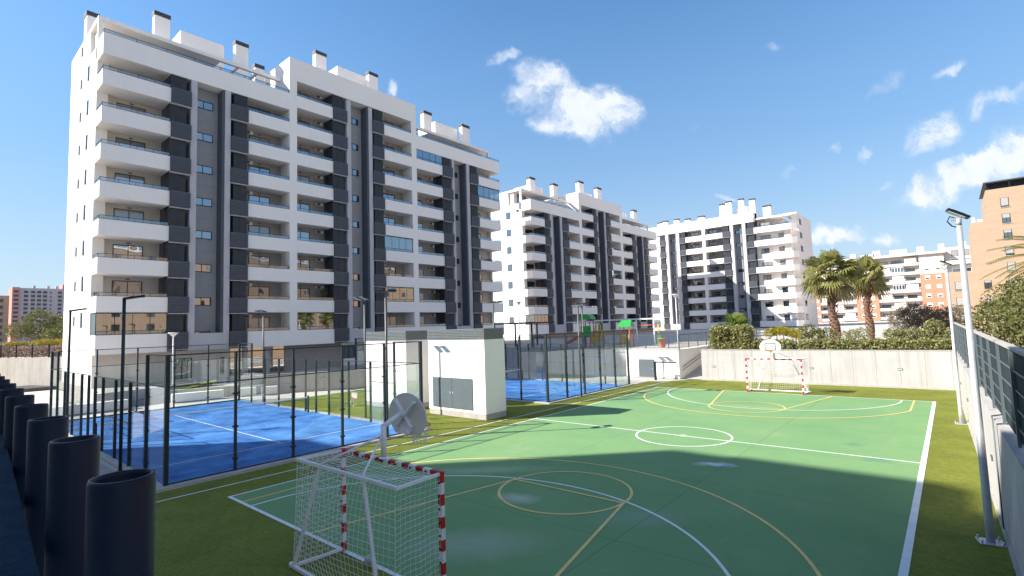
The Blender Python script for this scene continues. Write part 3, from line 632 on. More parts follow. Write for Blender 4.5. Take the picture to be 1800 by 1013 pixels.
# ============================================================ goals with hoops
def banded(b, p, q, s, n, first):
    p = Vector(p); q = Vector(q)
    for i in range(n):
        a = p+(q-p)*(i/n); c = p+(q-p)*((i+1)/n); b.bar(a, c, s, s, (0 if (i % 2 == 0) == first else 1))
def cord_grid(b, A, B, C_, D, nu, nv, r=.0034, sag=.0):
    """cords across the quad A B C D (A-B first edge, D-C opposite)"""
    A, B, C_, D = map(Vector, (A, B, C_, D)); nrm = (B-A).cross(D-A).normalized()
    def P(u, v):
        p = (A*(1-u)+B*u)*(1-v)+(D*(1-u)+C_*u)*v
        return p+nrm*sag*math.sin(math.pi*u)*math.sin(math.pi*v)+nrm*.012*math.sin(9*u+5*v)+Vector((.01*math.sin(13*v+3*u), 0, .01*math.sin(11*u)))
    for i in range(nu+1): b.tube([P(i/nu, j/8) for j in range(9)], r, 3, caps=False)
    for j in range(nv+1): b.tube([P(i/8, j/nv) for i in range(9)], r, 3, caps=False)
def goal(loc, rz, lab):
    e = empty('goal', loc, rz, lab, 'goal', 'handball goals with basketball hoops')
    H = 2.04; X = 1.54; mm = [M['red'], M['wmetal'], M['wmetal']]
    for s in (-1, 1):
        b = MB(); banded(b, (s*X, 0, H+.04), (s*X, 0, .0), .08, 11, True)
        for k in range(9): b.box(s*X-.012, s*X+.012, -.062, -.041, .12+k*.22, .15+k*.22, 2)
        b.build('goal_post', [M['red'], M['wmetal'], M['dark']], e)
    b = MB(); banded(b, (-X+.04, 0, H), (X-.04, 0, H), .08, 15, True)
    for k in range(14): b.box(-1.4+k*.215, -1.37+k*.215, -.062, -.041, H-.02, H+.01, 2)
    b.build('crossbar', [M['red'], M['wmetal'], M['dark']], e)
    b = MB(); tb = -.95
    b.bar((-X-.12, tb, H), (X+.06, tb, H), .055); b.bar((-X, -.041, H), (-X-.1, tb+.028, H), .05); b.bar((X, -.041, H), (X+.03, tb+.028, H), .05); b.build('top_frame', M['wmetal'], e)
    b = MB(); b.bar((-X-.1, -1.05, .04), (X+.1, -1.05, .04), .055); b.bar((-X, -.041, .04), (-X-.08, -1.02, .04), .05); b.bar((X, -.041, .04), (X+.08, -1.02, .04), .05)
    b.tube([(-X-.13, -1.05, .012), (-X-.13, -1.05, .10)], .05, 12); b.tube([(X+.13, -1.05, .012), (X+.13, -1.05, .10)], .05, 12); b.build('base_frame', M['wmetal'], e)
    for (xt, xb) in ((-.78, -1.60), (.66, .60+.6)): MB().bar((xt, tb, H-.03), (xb, -1.03, .07), .05).build('strut', M['wmetal'], e)
    b = MB(); z = H-.02
    cord_grid(b, (-X, -.04, z), (X, -.04, z), (X, tb, z), (-X-.1, tb, z), 26, 8, sag=.06)
    cord_grid(b, (-X-.1, tb, z), (X, tb, z), (X+.05, -1.03, .08), (-X-.08, -1.03, .08), 27, 17, sag=-.20)
    cord_grid(b, (-X, -.04, z), (-X-.1, tb, z), (-X-.08, -1.03, .08), (-X, -.04, .08), 9, 20, sag=.10)
    cord_grid(b, (X, -.04, z), (X, tb, z), (X+.08, -1.03, .08), (X, -.04, .08), 9, 20, sag=-.04)
    b.build('net', M['netm'], e)
    # hoop on the crossbar
    b = MB().tube([(-.10, 0, H+.04), (-.10, 0, 2.70)], .055, 14).lathe([(.10, H+.041), (.10, H+.05), (.06, H+.07)], 14, (-.10, 0, 0)); b.build('hoop_pole', M['wmetal'], e)
    MB().tube([(-.10, -.02, 2.67), (-.10, .42, 2.86)], .052, 12).build('hoop_arm', M['wmetal'], e)
    for (x,) in ((-.75,), (.62,)): MB().tube([(-.10, -.03, 2.52), (x, tb, H+.03)], .02, 8).build('stay', M['wmetal'], e)
    # fan-shaped board
    yb = .52; pts = []
    for k in range(33):
        t = R(-28+236*k/32); pts.append((-.05+.60*math.cos(t), 2.80+.46*math.sin(t) if math.sin(t) > 0 else 2.80+.40*math.sin(t)))
    pts += [(-.42, 2.44), (.32, 2.44)]
    bd = MB(); n_ = len(pts); bd.v = [(x, yb, z_) for x, z_ in pts]+[(x, yb+.025, z_) for x, z_ in pts]
    bd.f = [tuple(range(n_)), tuple(reversed(range(n_, 2*n_)))]+[(i+n_, (i+1) % n_+n_, (i+1) % n_, i) for i in range(n_)]
    bd.mi = [0]*len(bd.f); bd.sm = [False]*len(bd.f)
    board = bd.build('backboard', M['board'], e)
    sq = MB()
    for (x0, x1, z0, z1) in ((-.35, .25, 2.98, 3.02), (-.35, .25, 2.60, 2.64), (-.35, -.31, 2.64, 2.98), (.21, .25, 2.64, 2.98)): sq.box(x0, x1, yb+.027, yb+.03, z0, z1)
    sq.build('target_square', M['dark'], board)
    br = MB(); br.bar((-.36, yb-.03, 3.12), (.14, yb-.03, 2.60), .09, .035); br.bar((.28, yb-.066, 3.10), (-.30, yb-.066, 2.60), .09, .035)
    br.box(-.22, .12, yb-.03, yb-.002, 2.52, 2.70); br.bar((-.2, yb-.05, 2.5), (.1, yb-.05, 2.5), .05); br.build('bracket', M['wmetal'], board)
    rm = MB(); rc_ = Vector((-.05, yb+.32, 2.58)); pr_ = [rc_+Vector((.225*math.cos(2*math.pi*k/28), .225*math.sin(2*math.pi*k/28), 0)) for k in range(29)]
    rm.tube(pr_, .011, 8, caps=False); rm.box(-.12, .02, yb+.026, yb+.11, 2.55, 2.585); rim = rm.build('rim', M['orange'], e)
    nn = MB()
    for k in range(12):
        for s in (-1, 1):
            q = []
            for j in range(6):
                t = 2*math.pi*(k/12+s*j/24*1.0); rr = .222-.085*min(1, j/4); q.append(rc_+Vector((rr*math.cos(t), rr*math.sin(t), -.075*j)))
            nn.tube(q, .005, 3, caps=False)
    nn.build('hoop_net', M['netm'], rim)
    return e
M['board'] = mat('white_board', (.66, .63, .58), .5, .04, 3, stain=.05)
g1 = goal((0, 0, .012), 0, 'near red and white goal seen from behind with a basketball hoop above it')
g2 = copy_tree(g1); g2.location = (0, 28.0, .012); g2.rotation_euler = (0, 0, math.pi); g2['label'] = 'far red and white goal with a white hoop board before the concrete wall'
# ball: sphere with panels
bl = MB(); prof = [(.11*math.sin(math.pi*k/14), -.11*math.cos(math.pi*k/14)) for k in range(15)]; bl.lathe([(max(r_, .0005), z_) for r_, z_ in prof], 22)
tag(bl.build('ball', M['ballm'], None, (-.46, -.10, .13)), 'worn yellowish football lying inside the near goal net', 'ball')

# ============================================================ black tube railing next to the camera
tr = empty('tube_railing', (6.99, -5.70, 2.9), 0, 'row of thick black open-topped tubes in the left foreground', 'railing')
tm = MB().lathe([(.062, -.1), (.062, 1.322), (.060, 1.33), (.054, 1.33), (.052, 1.322), (.052, .2), (.001, .2)], 40).mesh('tube', M['navy'])
for k in range(14): put('tube', tm, tr, (-k*.67, .026*k, 0))
M['plate'] = mat('navy_ledge_paint', (.005, .020, .042), .75, .35, 9, fine=.3, spec=.08)
MB().prism([(-.28, -.09), (-.28, -.23), (-11, -.23), (-11, .57)], 1.0, 1.05).build('ledge', M['plate'], tr)

# ============================================================ apartment blocks
# local frame: x along the facade, y into the building (0 = facade plane), z up
mc = {}
def cm(key, fn, mats):
    if key not in mc: mc[key] = fn().mesh(key[0], mats)
    return mc[key]
def window(parent, x0, x1, z0, z1, y, leaves=2, name='window', gl='wglass', fr=.055, axis='y', th=.06):
    wd = x1-x0; h = z1-z0
    def fm():
        b = MB(); b.box(0, fr, -th, -.002, 0, h).box(wd-fr, wd, -th, -.002, 0, h).box(fr, wd-fr, -th, -.002, 0, fr).box(fr, wd-fr, -th, -.002, h-fr, h)
        for i in range(1, leaves): b.box(wd*i/leaves-fr/2, wd*i/leaves+fr/2, -th+.003, -.002, fr, h-fr)
        return b
    def gm():
        return MB().box(fr, wd-fr, -th*.5, -.004, fr, h-fr)
    k = (round(wd, 3), round(h, 3), leaves, fr, th)
    if name in ('balcony_door', 'window') and gl.startswith('wglass') and rnd.random() < .22: gl = 'wblind'
    o = put(name, cm((name,)+k, fm, M['dark']), parent, (x0, y, z0) if axis == 'y' else (y, x0, z0), 0 if axis == 'y' else R(90))
    put('pane', cm(('pane', gl)+k, gm, M[gl]), o); return o
def chimney(parent, x, y, z0, z1, lx=1.2, ly=.7):
    o = MB().box(-lx/2, lx/2, -ly/2, ly/2, 0, z1-z0-.5).build('chimney', M['white'], parent, (x, y, z0))
    b = MB(); h = z1-z0-.5
    for i in range(3): b.box(-lx/2-.05, lx/2+.05, -ly/2-.05, ly/2+.05, h+.02+i*.15, h+.12+i*.15)
    b.box(-lx/2+.1, lx/2-.1, -ly/2+.1, ly/2-.1, h, h+.45); b.build('chimney_cap', M['cap'], o)
def balcony(parent, u0, u1, zp, hp, depth, sides=(), y0=0.0, rail=True, base=None):
    wd = u1-u0; key = (round(wd, 3), round(hp, 3), round(depth, 2), sides)
    def fb():
        b = MB(); b.box(0, wd, 0, .14, -hp, 0)
        b.box(.0 if 'l' not in sides else .14, wd if 'r' not in sides else wd-.14, .143, depth, -hp+.02, -hp+.24)
        if 'l' in sides: b.box(0, .139, .143, min(depth, 1.98), -hp, 0)
        if 'r' in sides: b.box(wd-.139, wd, .143, min(depth, 1.98), -hp, 0)
        return b
    def fr():
        b = MB(); n = max(2, int(round(wd/1.25)))
        b.box(.03, wd-.03, .05, .09, .30, .335); b.box(.03, wd-.03, .05, .09, .02, .045)
        for i in range(n+1):
            x = .04+(wd-.08)*i/n; b.box(x-.015, x+.015, .055, .085, .045, .30)
        b.box(.05, wd-.05, .066, .074, .05, .295, 1)
        for s, x in (('l', .07), ('r', wd-.07)):
            if s in sides: b.box(x-.018, x+.018, .1, 1.96, .30, .335); b.box(x-.004, x+.004, .1, 1.96, .05, .295, 1)
        return b
    o = put('balcony', cm(('balcony',)+key, fb, M['white']), parent, (u0, y0, zp))
    if rail: put('balustrade', cm(('balustrade',)+key, fr, [M['dark'], M['rglass']]), o)
    return o
def shutter(parent, u0, u1, zp, FHt, y0=-.18, narrow='l'):
    wd = u1-u0
    def f():
        b = MB(); lo = -1.33; z = lo
        b.box(.02, wd-.02, .05, .20, lo+.02, -.02, 1)
        while z < -.06:
            b.box(0, wd, 0, .035, z, z+.085); z += .125
        b.box(0, wd, -.004, .22, -.0, .06); b.box(-.02, wd+.02, .0, .30, lo-.12, lo-.06, 2)
        a0, a1 = (.0, wd-.32) if narrow == 'l' else (.32, wd)
        up = FHt-1.46
        b.box(a0+.02, a1-.02, .36, 1.6, .06, up, 1)
        z = .09
        while z < up-.10:
            b.box(a0, a1, .32, .355, z, z+.07, 1); z += .13
        b.box((a0+a1)/2-.03, (a0+a1)/2+.03, .30, .318, .07, up, 1)
        return b
    put('shutter', cm(('shutter', round(wd, 3), round(FHt, 3), narrow), f, [M['louv'], M['screen'], M['lilac']]), parent, (u0, y0, zp))
def glazed(parent, u0, u1, zp, h, depth, sides=(), n=4):
    wd = u1-u0; b = MB(); g_ = MB()
    b.box(0, wd, .02, .12, h-.07, h); b.box(0, wd, .095, .13, .0, .06)
    for i in range(n+1): x = .03+(wd-.06)*i/n; b.box(x-.02, x+.02, .096, .13, .06, h-.07)
    g_.box(.04, wd-.04, .105, .115, .06, h-.07)
    for s, x in (('l', .05), ('r', wd-.05)):
        if s in sides: b.box(x-.03, x+.03, .14, 1.97, h-.07, h); g_.box(x-.005, x+.005, .14, 1.97, .0, h-.07)
    o = b.build('glazing', M['dark'], parent, (u0, 0, zp)); g_.build('pane', M['rglass2'], o)
M['rglass2'] = glass('enclosure_glass', (.62, .68, .68), 1.2)

def block_generic(name, loc, rz, label, P, FHt, zb, zt, segs, tw, depth, wing_top, ground, side_windows, chim, boxes, glz=(), grp=None, endL=True, rail_k=0, open_gap=None):
    e = empty(name, loc, rz, label, 'apartment block', grp)
    NN = len(P)-1; U = segs[-1][2]; t0, t1 = tw; mats = [M['white'], M['cream'], M['taupe'], M['grey'], M['lilac'], M['char']]
    wall = MB(); PT = P[NN]; zlow = P[0]-1.55
    ydeep = 3.2
    # core masses behind every bay
    for (kind, u0, u1) in segs:
        tower = u0 >= t0-.01 and u1 <= t1+.01
        top = (zt-.02) if tower else PT-.3
        if kind == 'end': wall.box(u0, u1, 2.6, ydeep, zlow, top, 1)
        elif kind == 'log': wall.box(u0, u1, 2.0, ydeep, zlow, top, 2)
        elif kind == 'shut': wall.box(u0, u1, 1.5, ydeep, zlow, top, 5)
        elif kind == 'rec': wall.box(u0, u1, 1.3, ydeep, zlow, top, 3); wall.box(u1-.22, u1, .12, 1.298, zlow+1.55, (zt-2.6 if tower else PT-1.9), 5)
        elif kind == 'pier': wall.box(u0, u1, .02, ydeep, zlow, (zt-2.5 if tower else PT-1.8), 4)
        elif kind == 'wp': wall.box(u0, u1, 0, ydeep, zlow, zt-2.41 if (u0 <= t0+.01 or u1 >= t1-.01) else zt-2.41, 0)
        elif kind == 'flat': wall.box(u0, u1, .4, ydeep, zlow, top, 0)
        if kind == 'rec': wall.box(u0, u1, .06, 1.298, zlow, zlow+1.5, 4)
    wall.box(0, U, ydeep+.002, depth, zlow, PT-.3, 0)
    # fascias
    wing = [(0, t0), (t1, U)]
    for (a, c) in wing:
        if c-a < .5: continue
        wall.box(a, c, .0, .16, PT-1.8, PT, 0); wall.box(a, c, .162, ydeep, PT-1.8, PT-1.45, 0)
        if a == 0 and endL: wall.box(0, .14, .162, 1.98, PT-1.44, PT, 0)
        if c == U: wall.box(U-.14, U, .162, 1.98, PT-1.44, PT, 0)
    wall.box(t0, t1, 0, ydeep, zt-2.4, zt, 0)
    wall.box(t0, t1, ydeep+.003, depth-.5, PT-.29, zt-.003, 0)
    # side fins of end balconies
    if endL: wall.box(0, .80, 2.0, 2.598, zlow, PT-1.8, 0)
    wall.box(U-.30, U, 2.0, 2.598, zlow, PT-1.8, 0)
    o = wall.build('wall', mats, e)
    # penthouse wings, roof slab and pergola frame
    RT_ = wing_top
    for wi, (a, c) in enumerate(wing):
        if c-a < .5: continue
        b = MB(); inset0 = a if wi else a; b.box(a+(.3 if wi == 0 else .05), c-(.05 if wi == 0 else .3), 3.9, depth-.4, PT-.29, RT_-.36, 1)
        b.box(a, c, 5.0, depth, RT_-.35, RT_, 0)
        b.box(a, c, 2.0, 2.35, RT_-.35, RT_, 0)
        xs = [a+.0, c-.3] if wi == 0 else [a, c-.3]
        if wi == 0: xs = [a]
        else: xs = [c-.3]
        for x in xs: b.box(x, x+.3, 2.0, 2.35, PT-.29, RT_-.352, 0); b.box(x, x+.3, 2.352, 4.998, RT_-.35, RT_, 0)
        sp0, sp1 = (a+.302, a+(c-a)*.62) if wi == 0 else (a+(c-a)*.25, c-.302)
        b.box(sp0, sp1, 2.352, 4.998, RT_-.30, RT_-.04, 0)
        for q in (.72, .84): x = a+(c-a)*q if wi == 0 else a+(c-a)*(q-.70); b.box(x, x+.25, 2.352, 4.998, RT_-.28, RT_-.05, 0)
        x0_ = a if wi == 0 else c-.3
        b.box(x0_, x0_+.3, 5.0, depth-.001, PT-.29, RT_-.352, 0)
        b.build('penthouse', [M['white'], M['cream']], e)
        n = max(1, int((c-a)/4.5))
        for q in range(n): window(e, a+1.2+q*4.5, a+3.6+q*4.5, PT-.9, PT+1.75, 3.9, 2, 'terrace_door')
        # terrace balustrade
        rb = MB(); wd = c-a; m_ = int(wd/2); rb.box(.05, wd-.05, .05, .09, .30, .335)
        for i in range(m_+1): x = .06+(wd-.12)*i/m_; rb.box(x-.018, x+.018, .05, .09, 0, .30)
        rb.box(.06, wd-.06, .066, .074, .03, .29, 1); rb.build('terrace_balustrade', [M['dark'], M['rglass']], e, (a, 0, PT))
    # balconies, shutters, windows
    for si, (kind, u0, u1) in enumerate(segs):
        tower = u0 >= t0-.01 and u1 <= t1+.01
        K = NN+1 if tower else NN
        for k in range(K):
            zp = P[k]; hp = 1.30 if k else 1.55
            if kind == 'end':
                s = 'l' if u0 < .01 else 'r'; balcony(e, u0, u1, zp, hp, 2.39, (s,))
                x0 = u0+1.5 if s == 'l' else u0+.8
                window(e, x0, x0+2.15, zp-1.05, zp+1.52, 2.6, 2, 'balcony_door')
                MB_l = cm(('light',), lambda: MB().box(-.14, .14, -.05, -.002, 0, .09), M['cap']); put('wall_light', MB_l, e, (x0+1.1, 2.6, zp+1.64))
            elif kind == 'log':
                balcony(e, u0+.002, u1-.002, zp, hp, 1.99, ())
                left = segs[si-1][0] == 'shut'
                x0 = u0+.9 if left else u0+.3
                window(e, x0, x0+2.1, zp-1.05, zp+1.40, 2.0, 2, 'balcony_door', 'wglass' if k > 2 else 'wglass2')
                put('wall_light', cm(('light',), lambda: MB().box(-.14, .14, -.05, -.002, 0, .09), M['cap']), e, (x0+1.05, 2.0, zp+1.60))
                put('air_conditioner', cm(('air_conditioner',), lambda: MB().box(-.42, .42, -.34, -.002, 0, .32).box(-.36, .10, -.35, -.341, .03, .29, 1), [M['wmetal'], M['cap']]), e, ((u0+.75) if left else (u1-.75), 2.0, zp+1.36))
            elif kind == 'shut':
                nxt = segs[si+1][0] if si+1 < len(segs) else ''
                shutter(e, u0, u1, zp, FHt, narrow='l' if nxt in ('pier',) else 'r')
            elif kind == 'rec':
                window(e, u0+.08, min(u1-.45, u0+1.75), zp-.62, zp+.12, 1.3, 2, 'stair_window')
            elif kind == 'flat':
                window(e, u0+.8, u0+1.7, zp-.4, zp+.8, .4, 1)
    for (u0, u1, k, sides) in glz: glazed(e, u0, u1, P[k], FHt-1.33, 2.39, sides)
    for (y, zz, wd, h) in side_windows: pass
    if side_windows:
        for k in range(NN+1):
            for (y, dz, wd, h) in side_windows:
                if k == NN and y < 5.2: continue
                mk = cm(('side_window', wd, h), lambda: MB().box(-.05, -.002, 0, wd, 0, h, 0).box(-.053, -.05, .05, wd-.05, .05, h-.05, 1), [M['dark'], M['wglass']])
                put('side_window', mk, e, (0, y, P[k]+dz))
    for c in chim: chimney(e, *c)
    for (x0, x1, y0, y1, z0, z1) in boxes: MB().box(x0, x1, y0, y1, z0, z1).build('roof_room', M['white'], e)
    # ground floor
    gb = MB(); zs = zlow-.02
    if open_gap:
        a, c = open_gap
        gb.prism([(.3, 1.2), (a, 1.2), (a+4.4, depth-.5), (.3, depth-.5)], zb, zs, 1); gb.prism([(c, 1.6), (U-.3, 1.6), (U-.3, depth-.5), (c+5.2, depth-.5)], zb, zs, 2)
        gb.box(0, .29, .9, depth, zb, zs, 0)
        for x in (a+1.2, a+3.3): gb.box(x, x+.4, 1.0, 1.4, zb, zs, 3)
        gb.box(c+2.6, c+3.1, 11.0, 11.5, zb, zs, 0)
        gb.box(c+6.5, c+9.2, 1.3, 1.598, zb, zs, 0)
    else:
        gb.box(.3, U-.3, 1.6, depth-.5, zb, zs, 1); gb.box(0, .29, .9, depth, zb, zs, 0)
    gb.build('ground_floor', [M['white'], M['cream'], M['taupe'], M['lilac']], e)
    MB().box(0, U, .16, depth, zlow-.018, zlow-.002).build('soffit', M['cream'], e)
    for (x0, x1, z0, z1) in ground: window(e, x0, x1, z0, z1, 1.2 if (open_gap and x0 < open_gap[0]) else (1.3 if open_gap and x0 > open_gap[1] and x0 < open_gap[1]+9 else 1.6), 2, 'ground_window')
    return e
segA = [('end', 0, 4.9), ('shut', 4.9, 6.5), ('pier', 6.5, 7.0), ('rec', 7.0, 9.4), ('pier', 9.4, 9.9), ('shut', 9.9, 11.5), ('log', 11.5, 15.7),
        ('wp', 15.7, 16.5), ('log', 16.5, 20.7), ('shut', 20.7, 22.45), ('pier', 22.45, 23.0), ('rec', 23.0, 25.4), ('pier', 25.4, 25.9), ('shut', 25.9, 27.5),
        ('log', 27.5, 31.8), ('wp', 31.8, 32.6), ('log', 32.6, 37.1), ('shut', 37.1, 38.9), ('pier', 38.9, 39.3), ('rec', 39.3, 41.7), ('pier', 41.7, 42.3), ('shut', 42.3, 44.0), ('end', 44.0, 48.8)]
PA = [4.95+3.13*k for k in range(9)]
A = block_generic('apartment_building', (-43, 3.42, 0), R(90), 'nearest and tallest white apartment block with dark shutters, left half of the view', PA, 3.13, .3, 34.0, segA, (15.7, 32.6), 13.2, 32.3,
    [(5.6, 7.2, .9, 2.7), (9.6, 9.9, 1.0, 2.6), (22.4, 24.0, 1.6, 3.0)], [(4.9, .72, .6, 1.3), (8.0, .95, .45, .85)],
    [(5.4, 5.2, 32.3, 36.3, 1.3, .7), (12.8, 5.2, 32.3, 36.4, 1.3, .7), (15.0, 6.0, 32.3, 35.0, 1.0, .7), (22.0, 5.2, 34.0, 39.0, 1.4, .7), (29.5, 5.2, 34.0, 39.1, 1.4, .7), (38.8, 5.2, 32.3, 36.6, 1.5, .7), (46.6, 5.2, 32.3, 36.8, 1.6, .7), (.46, 7.3, 32.3, 34.9, .9, 1.1)],
    [(7.3, 11.4, 6.0, 10, 32.3, 35.8), (24.9, 29.3, 6.0, 10, 34.0, 38.7), (41.2, 45.8, 6.0, 10, 32.3, 36.1)],
    [(0, 4.9, 0, ('l',)), (16.5, 20.7, 0, ()), (27.5, 31.8, 3, ()), (27.5, 31.8, 1, ()), (32.6, 37.1, 7, ()), (44.0, 48.8, 6, ('r',))], open_gap=(10.4, 15.9))
segB = [('end', 0, 4.0), ('shut', 4.0, 5.6), ('pier', 5.6, 6.4), ('rec', 6.4, 8.7), ('pier', 8.7, 9.4), ('shut', 9.4, 11.3), ('log', 11.3, 15.2), ('wp', 15.2, 16.1), ('log', 16.1, 20.5), ('shut', 20.5, 21.9), ('pier', 21.9, 22.3), ('rec', 22.3, 24.8), ('pier', 24.8, 25.4), ('shut', 25.4, 27.2), ('log', 27.2, 31.4), ('wp', 31.4, 32.5), ('log', 32.5, 36.8), ('shut', 36.8, 38.6), ('pier', 38.6, 39.0), ('rec', 39.0, 42.0), ('pier', 42.0, 42.4), ('shut', 42.4, 44.4), ('end', 44.4, 49.6)]
PB = [4.7+3.1*k for k in range(8)]
B = block_generic('apartment_building', (-45, 62.3, 0), R(90), 'middle white apartment block with dark recesses, behind the playground', PB, 3.1, 2.2, 30.3, segB, (15.2, 32.5), 13.5, 28.7,
    [(2.0, 5.0, 2.4, 3.1)], [(4.6, .35, 1.0, 1.2)],
    [(6.8, 5, 28.7, 32.6, 1.6, .8), (14.2, 5, 28.7, 32.8, 1.6, .8), (23.8, 5, 30.3, 35.2, 1.9, .8), (31.2, 5, 30.3, 35.2, 1.9, .8), (48.2, 5, 28.7, 32.7, 1.9, .8), (12.4, 9, 28.7, 32.4, 1.2, .8)],
    [(7.7, 11.8, 6, 10, 28.7, 31.6), (25.7, 30.2, 6, 10, 30.3, 33.6), (41.7, 46.2, 6, 10, 28.7, 31.6)], [(0, 4.0, 0, ('l',)), (27.2, 31.4, 3, ())])
segC = [('flat', 0, 7.9), ('shut', 7.9, 9.5), ('pier', 9.5, 10.4), ('rec', 10.4, 12.5), ('pier', 12.5, 13.4), ('shut', 13.4, 14.9), ('log', 14.9, 19.4), ('wp', 19.4, 20.15),
        ('log', 20.15, 24.5), ('shut', 24.5, 26.3), ('pier', 26.3, 27.1), ('rec', 27.1, 29.2), ('pier', 29.2, 30.0), ('shut', 30.0, 31.9)]
PC_ = [3.9+3.2*k for k in range(8)]
Cb = block_generic('apartment_building', (-58, 125, 0), 0, 'farthest of the three white blocks, with a white balcony wing on its right', PC_, 3.2, 2.2, 30.3, segC, (0, 31.9), 17, 30.3,
    [(16, 24, 2.4, 3.3)], [], [(24.0, 3, 30.3, 34.2, 1.3, .9), (25.6, 3, 30.3, 34.6, 1.3, .9), (28.6, 3, 30.3, 34.7, 1.2, .9), (31.2, 3, 30.3, 34.2, 1.3, .9), (18.5, 3, 30.3, 32.0, 1.6, .9),
    (14.8, 3, 30.3, 31.9, 1.3, .9), (11.8, 3, 30.3, 32.3, 1.3, .9), (8.6, 3, 30.3, 32.3, 1.3, .9), (7.1, 3, 30.3, 32.1, 1.3, .9), (34.4, 3.2, 28.4, 32.0, 1.7, .9)],
    [(26.8, 30.5, 5, 9, 30.3, 32.9)], [], endL=False)
wb = MB(); wb.box(31.95, 39.6, 1.4, 17, 2.2, 26.0); wb.box(39.601, 41.0, 2.6, 17, 2.2, 28.6); wb.box(31.95, 37.6, 5.0, 17, 26.0, 28.3)
wb.box(31.95, 39.9, .6, 1.2, 28.35, 28.7); wb.box(31.95, 37.5, 1.201, 5.2, 28.38, 28.68); wb.box(38.2, 41.0, 1.201, 17, 28.601, 28.9)
for k in (0, 2, 4, 6, 7):
    z = PC_[k]; wb.box(31.95, 40.0, -.3, -.14, z-1.35, z); wb.box(31.95, 40.0, -.139, 1.399, z-1.35, z-1.05); wb.prism([(40.001, -.3), (41.0, .5), (41.0, 2.59), (40.85, 2.59), (40.85, .6), (40.001, -.14)], z-1.35, z)
for k in (1, 3, 5):
    z = PC_[k]; wb.box(35.2, 39.98, .3, 1.399, z-1.5, z); wb.prism([(39.981, .3), (40.98, 1.2), (40.98, 2.59), (39.981, 2.59)], z-1.5, z)
wb.box(38.2, 39.6, .9, 1.399, 2.2, 26)
wb.build('balcony_wing', M['white'], Cb)
for k in range(8):
    z = PC_[k]; window(Cb, 33.0, 35.2 if k in (6, 7, 4) else 34.7, z-.7 if k in (0, 2, 4, 6, 7) else z+.1, z+1.25 if k in (0, 2, 4, 6, 7) else z+1.35, 1.4, 2, 'window')
    if k < 7: window(Cb, 36.9, 38.6 if k < 6 else 38.1, z-.05, z+1.35, 1.4 if k > 5 else .88 if False else 1.4, 2, 'window', 'wglass2')
    b = MB().box(-.05, -.002, 0, 2.6, 0, 1.4, 0).box(-.052, -.05, .1, 2.5, .1, 1.3, 1)
    o = MB().box(0, .05, 0, 2.2, 0, 1.35).box(.05, .053, .1, 2.1, .1, 1.25, 1).build('side_window', [M['dark'], M['wglass2']], Cb, (41.0, 3.4, z+.0))
    if k in (2, 4, 6, 7, 0): rb = MB(); rb.box(32.0, 39.9, -.24, -.20, z+.28, z+.31); rb.box(32.0, 39.9, -.223, -.217, z+.03, z+.28, 1); rb.build('balustrade', [M['dark'], M['rglass']], Cb)

# block standing behind the camera (casts the broad shade on the near court)
def plain_block(name, loc, rz, label, lx, ly, h, wallm, nx, fl, fh, z0, wy_=-.05, group=None, wl_=1.5, wh_=1.4, glz='wglass'):
    e = empty(name, loc, rz, label, 'apartment block', group)
    MB().box(0, lx, 0, ly, 0, h).build('wall', wallm, e); MB().box(-.2, lx+.2, -.2, ly+.2, h+.003, h+.5).build('roof', M['white'], e)
    for j in range(fl):
        for i in range(nx): x = lx*(i+.5)/nx-wl_/2; window(e, x, x+wl_, z0+j*fh, z0+j*fh+wh_, -.002, 2)
    return e
cs = empty('apartment_building', (0, 0, 0), 0, 'white block behind the camera, out of view, whose shade falls on the near court', 'apartment block')
cw = MB().box(-31.0, -23.0, -36, -20.6, 0, 30.6).box(-22.998, -11, -36, -20.61, 0, 26.6).box(-10.998, 30, -36, -20.6, 0, 30.2).box(-29.5, -24, -35.5, -21.0, 30.6, 31.2).box(-37.9, -31.002, -34, -20.1, 0, 24.0)
cw.build('wall', M['white'], cs)
for j in range(9):
    for i in range(9): window(cs, -28+i*6, -26+i*6, 3+j*3, 5.1+j*3, -20.598+.0, 2, 'window') if False else None
bb = MB()
for j in range(9): bb.box(-28, 28, -20.6, -19.4, 2.2+3.05*j, 3.3+3.05*j)
bb.build('balcony_bands', M['white'], cs)
# yellow-brick block to the right, outside the frame, mirrored in the lower windows
yb_ = plain_block('brick_building', (46, 112, 1.5), R(-90), 'yellow brick block off to the right, seen only mirrored in the nearest white block windows', 92, 14, 24, M['brick_y'], 14, 7, 3.1, 2.0)

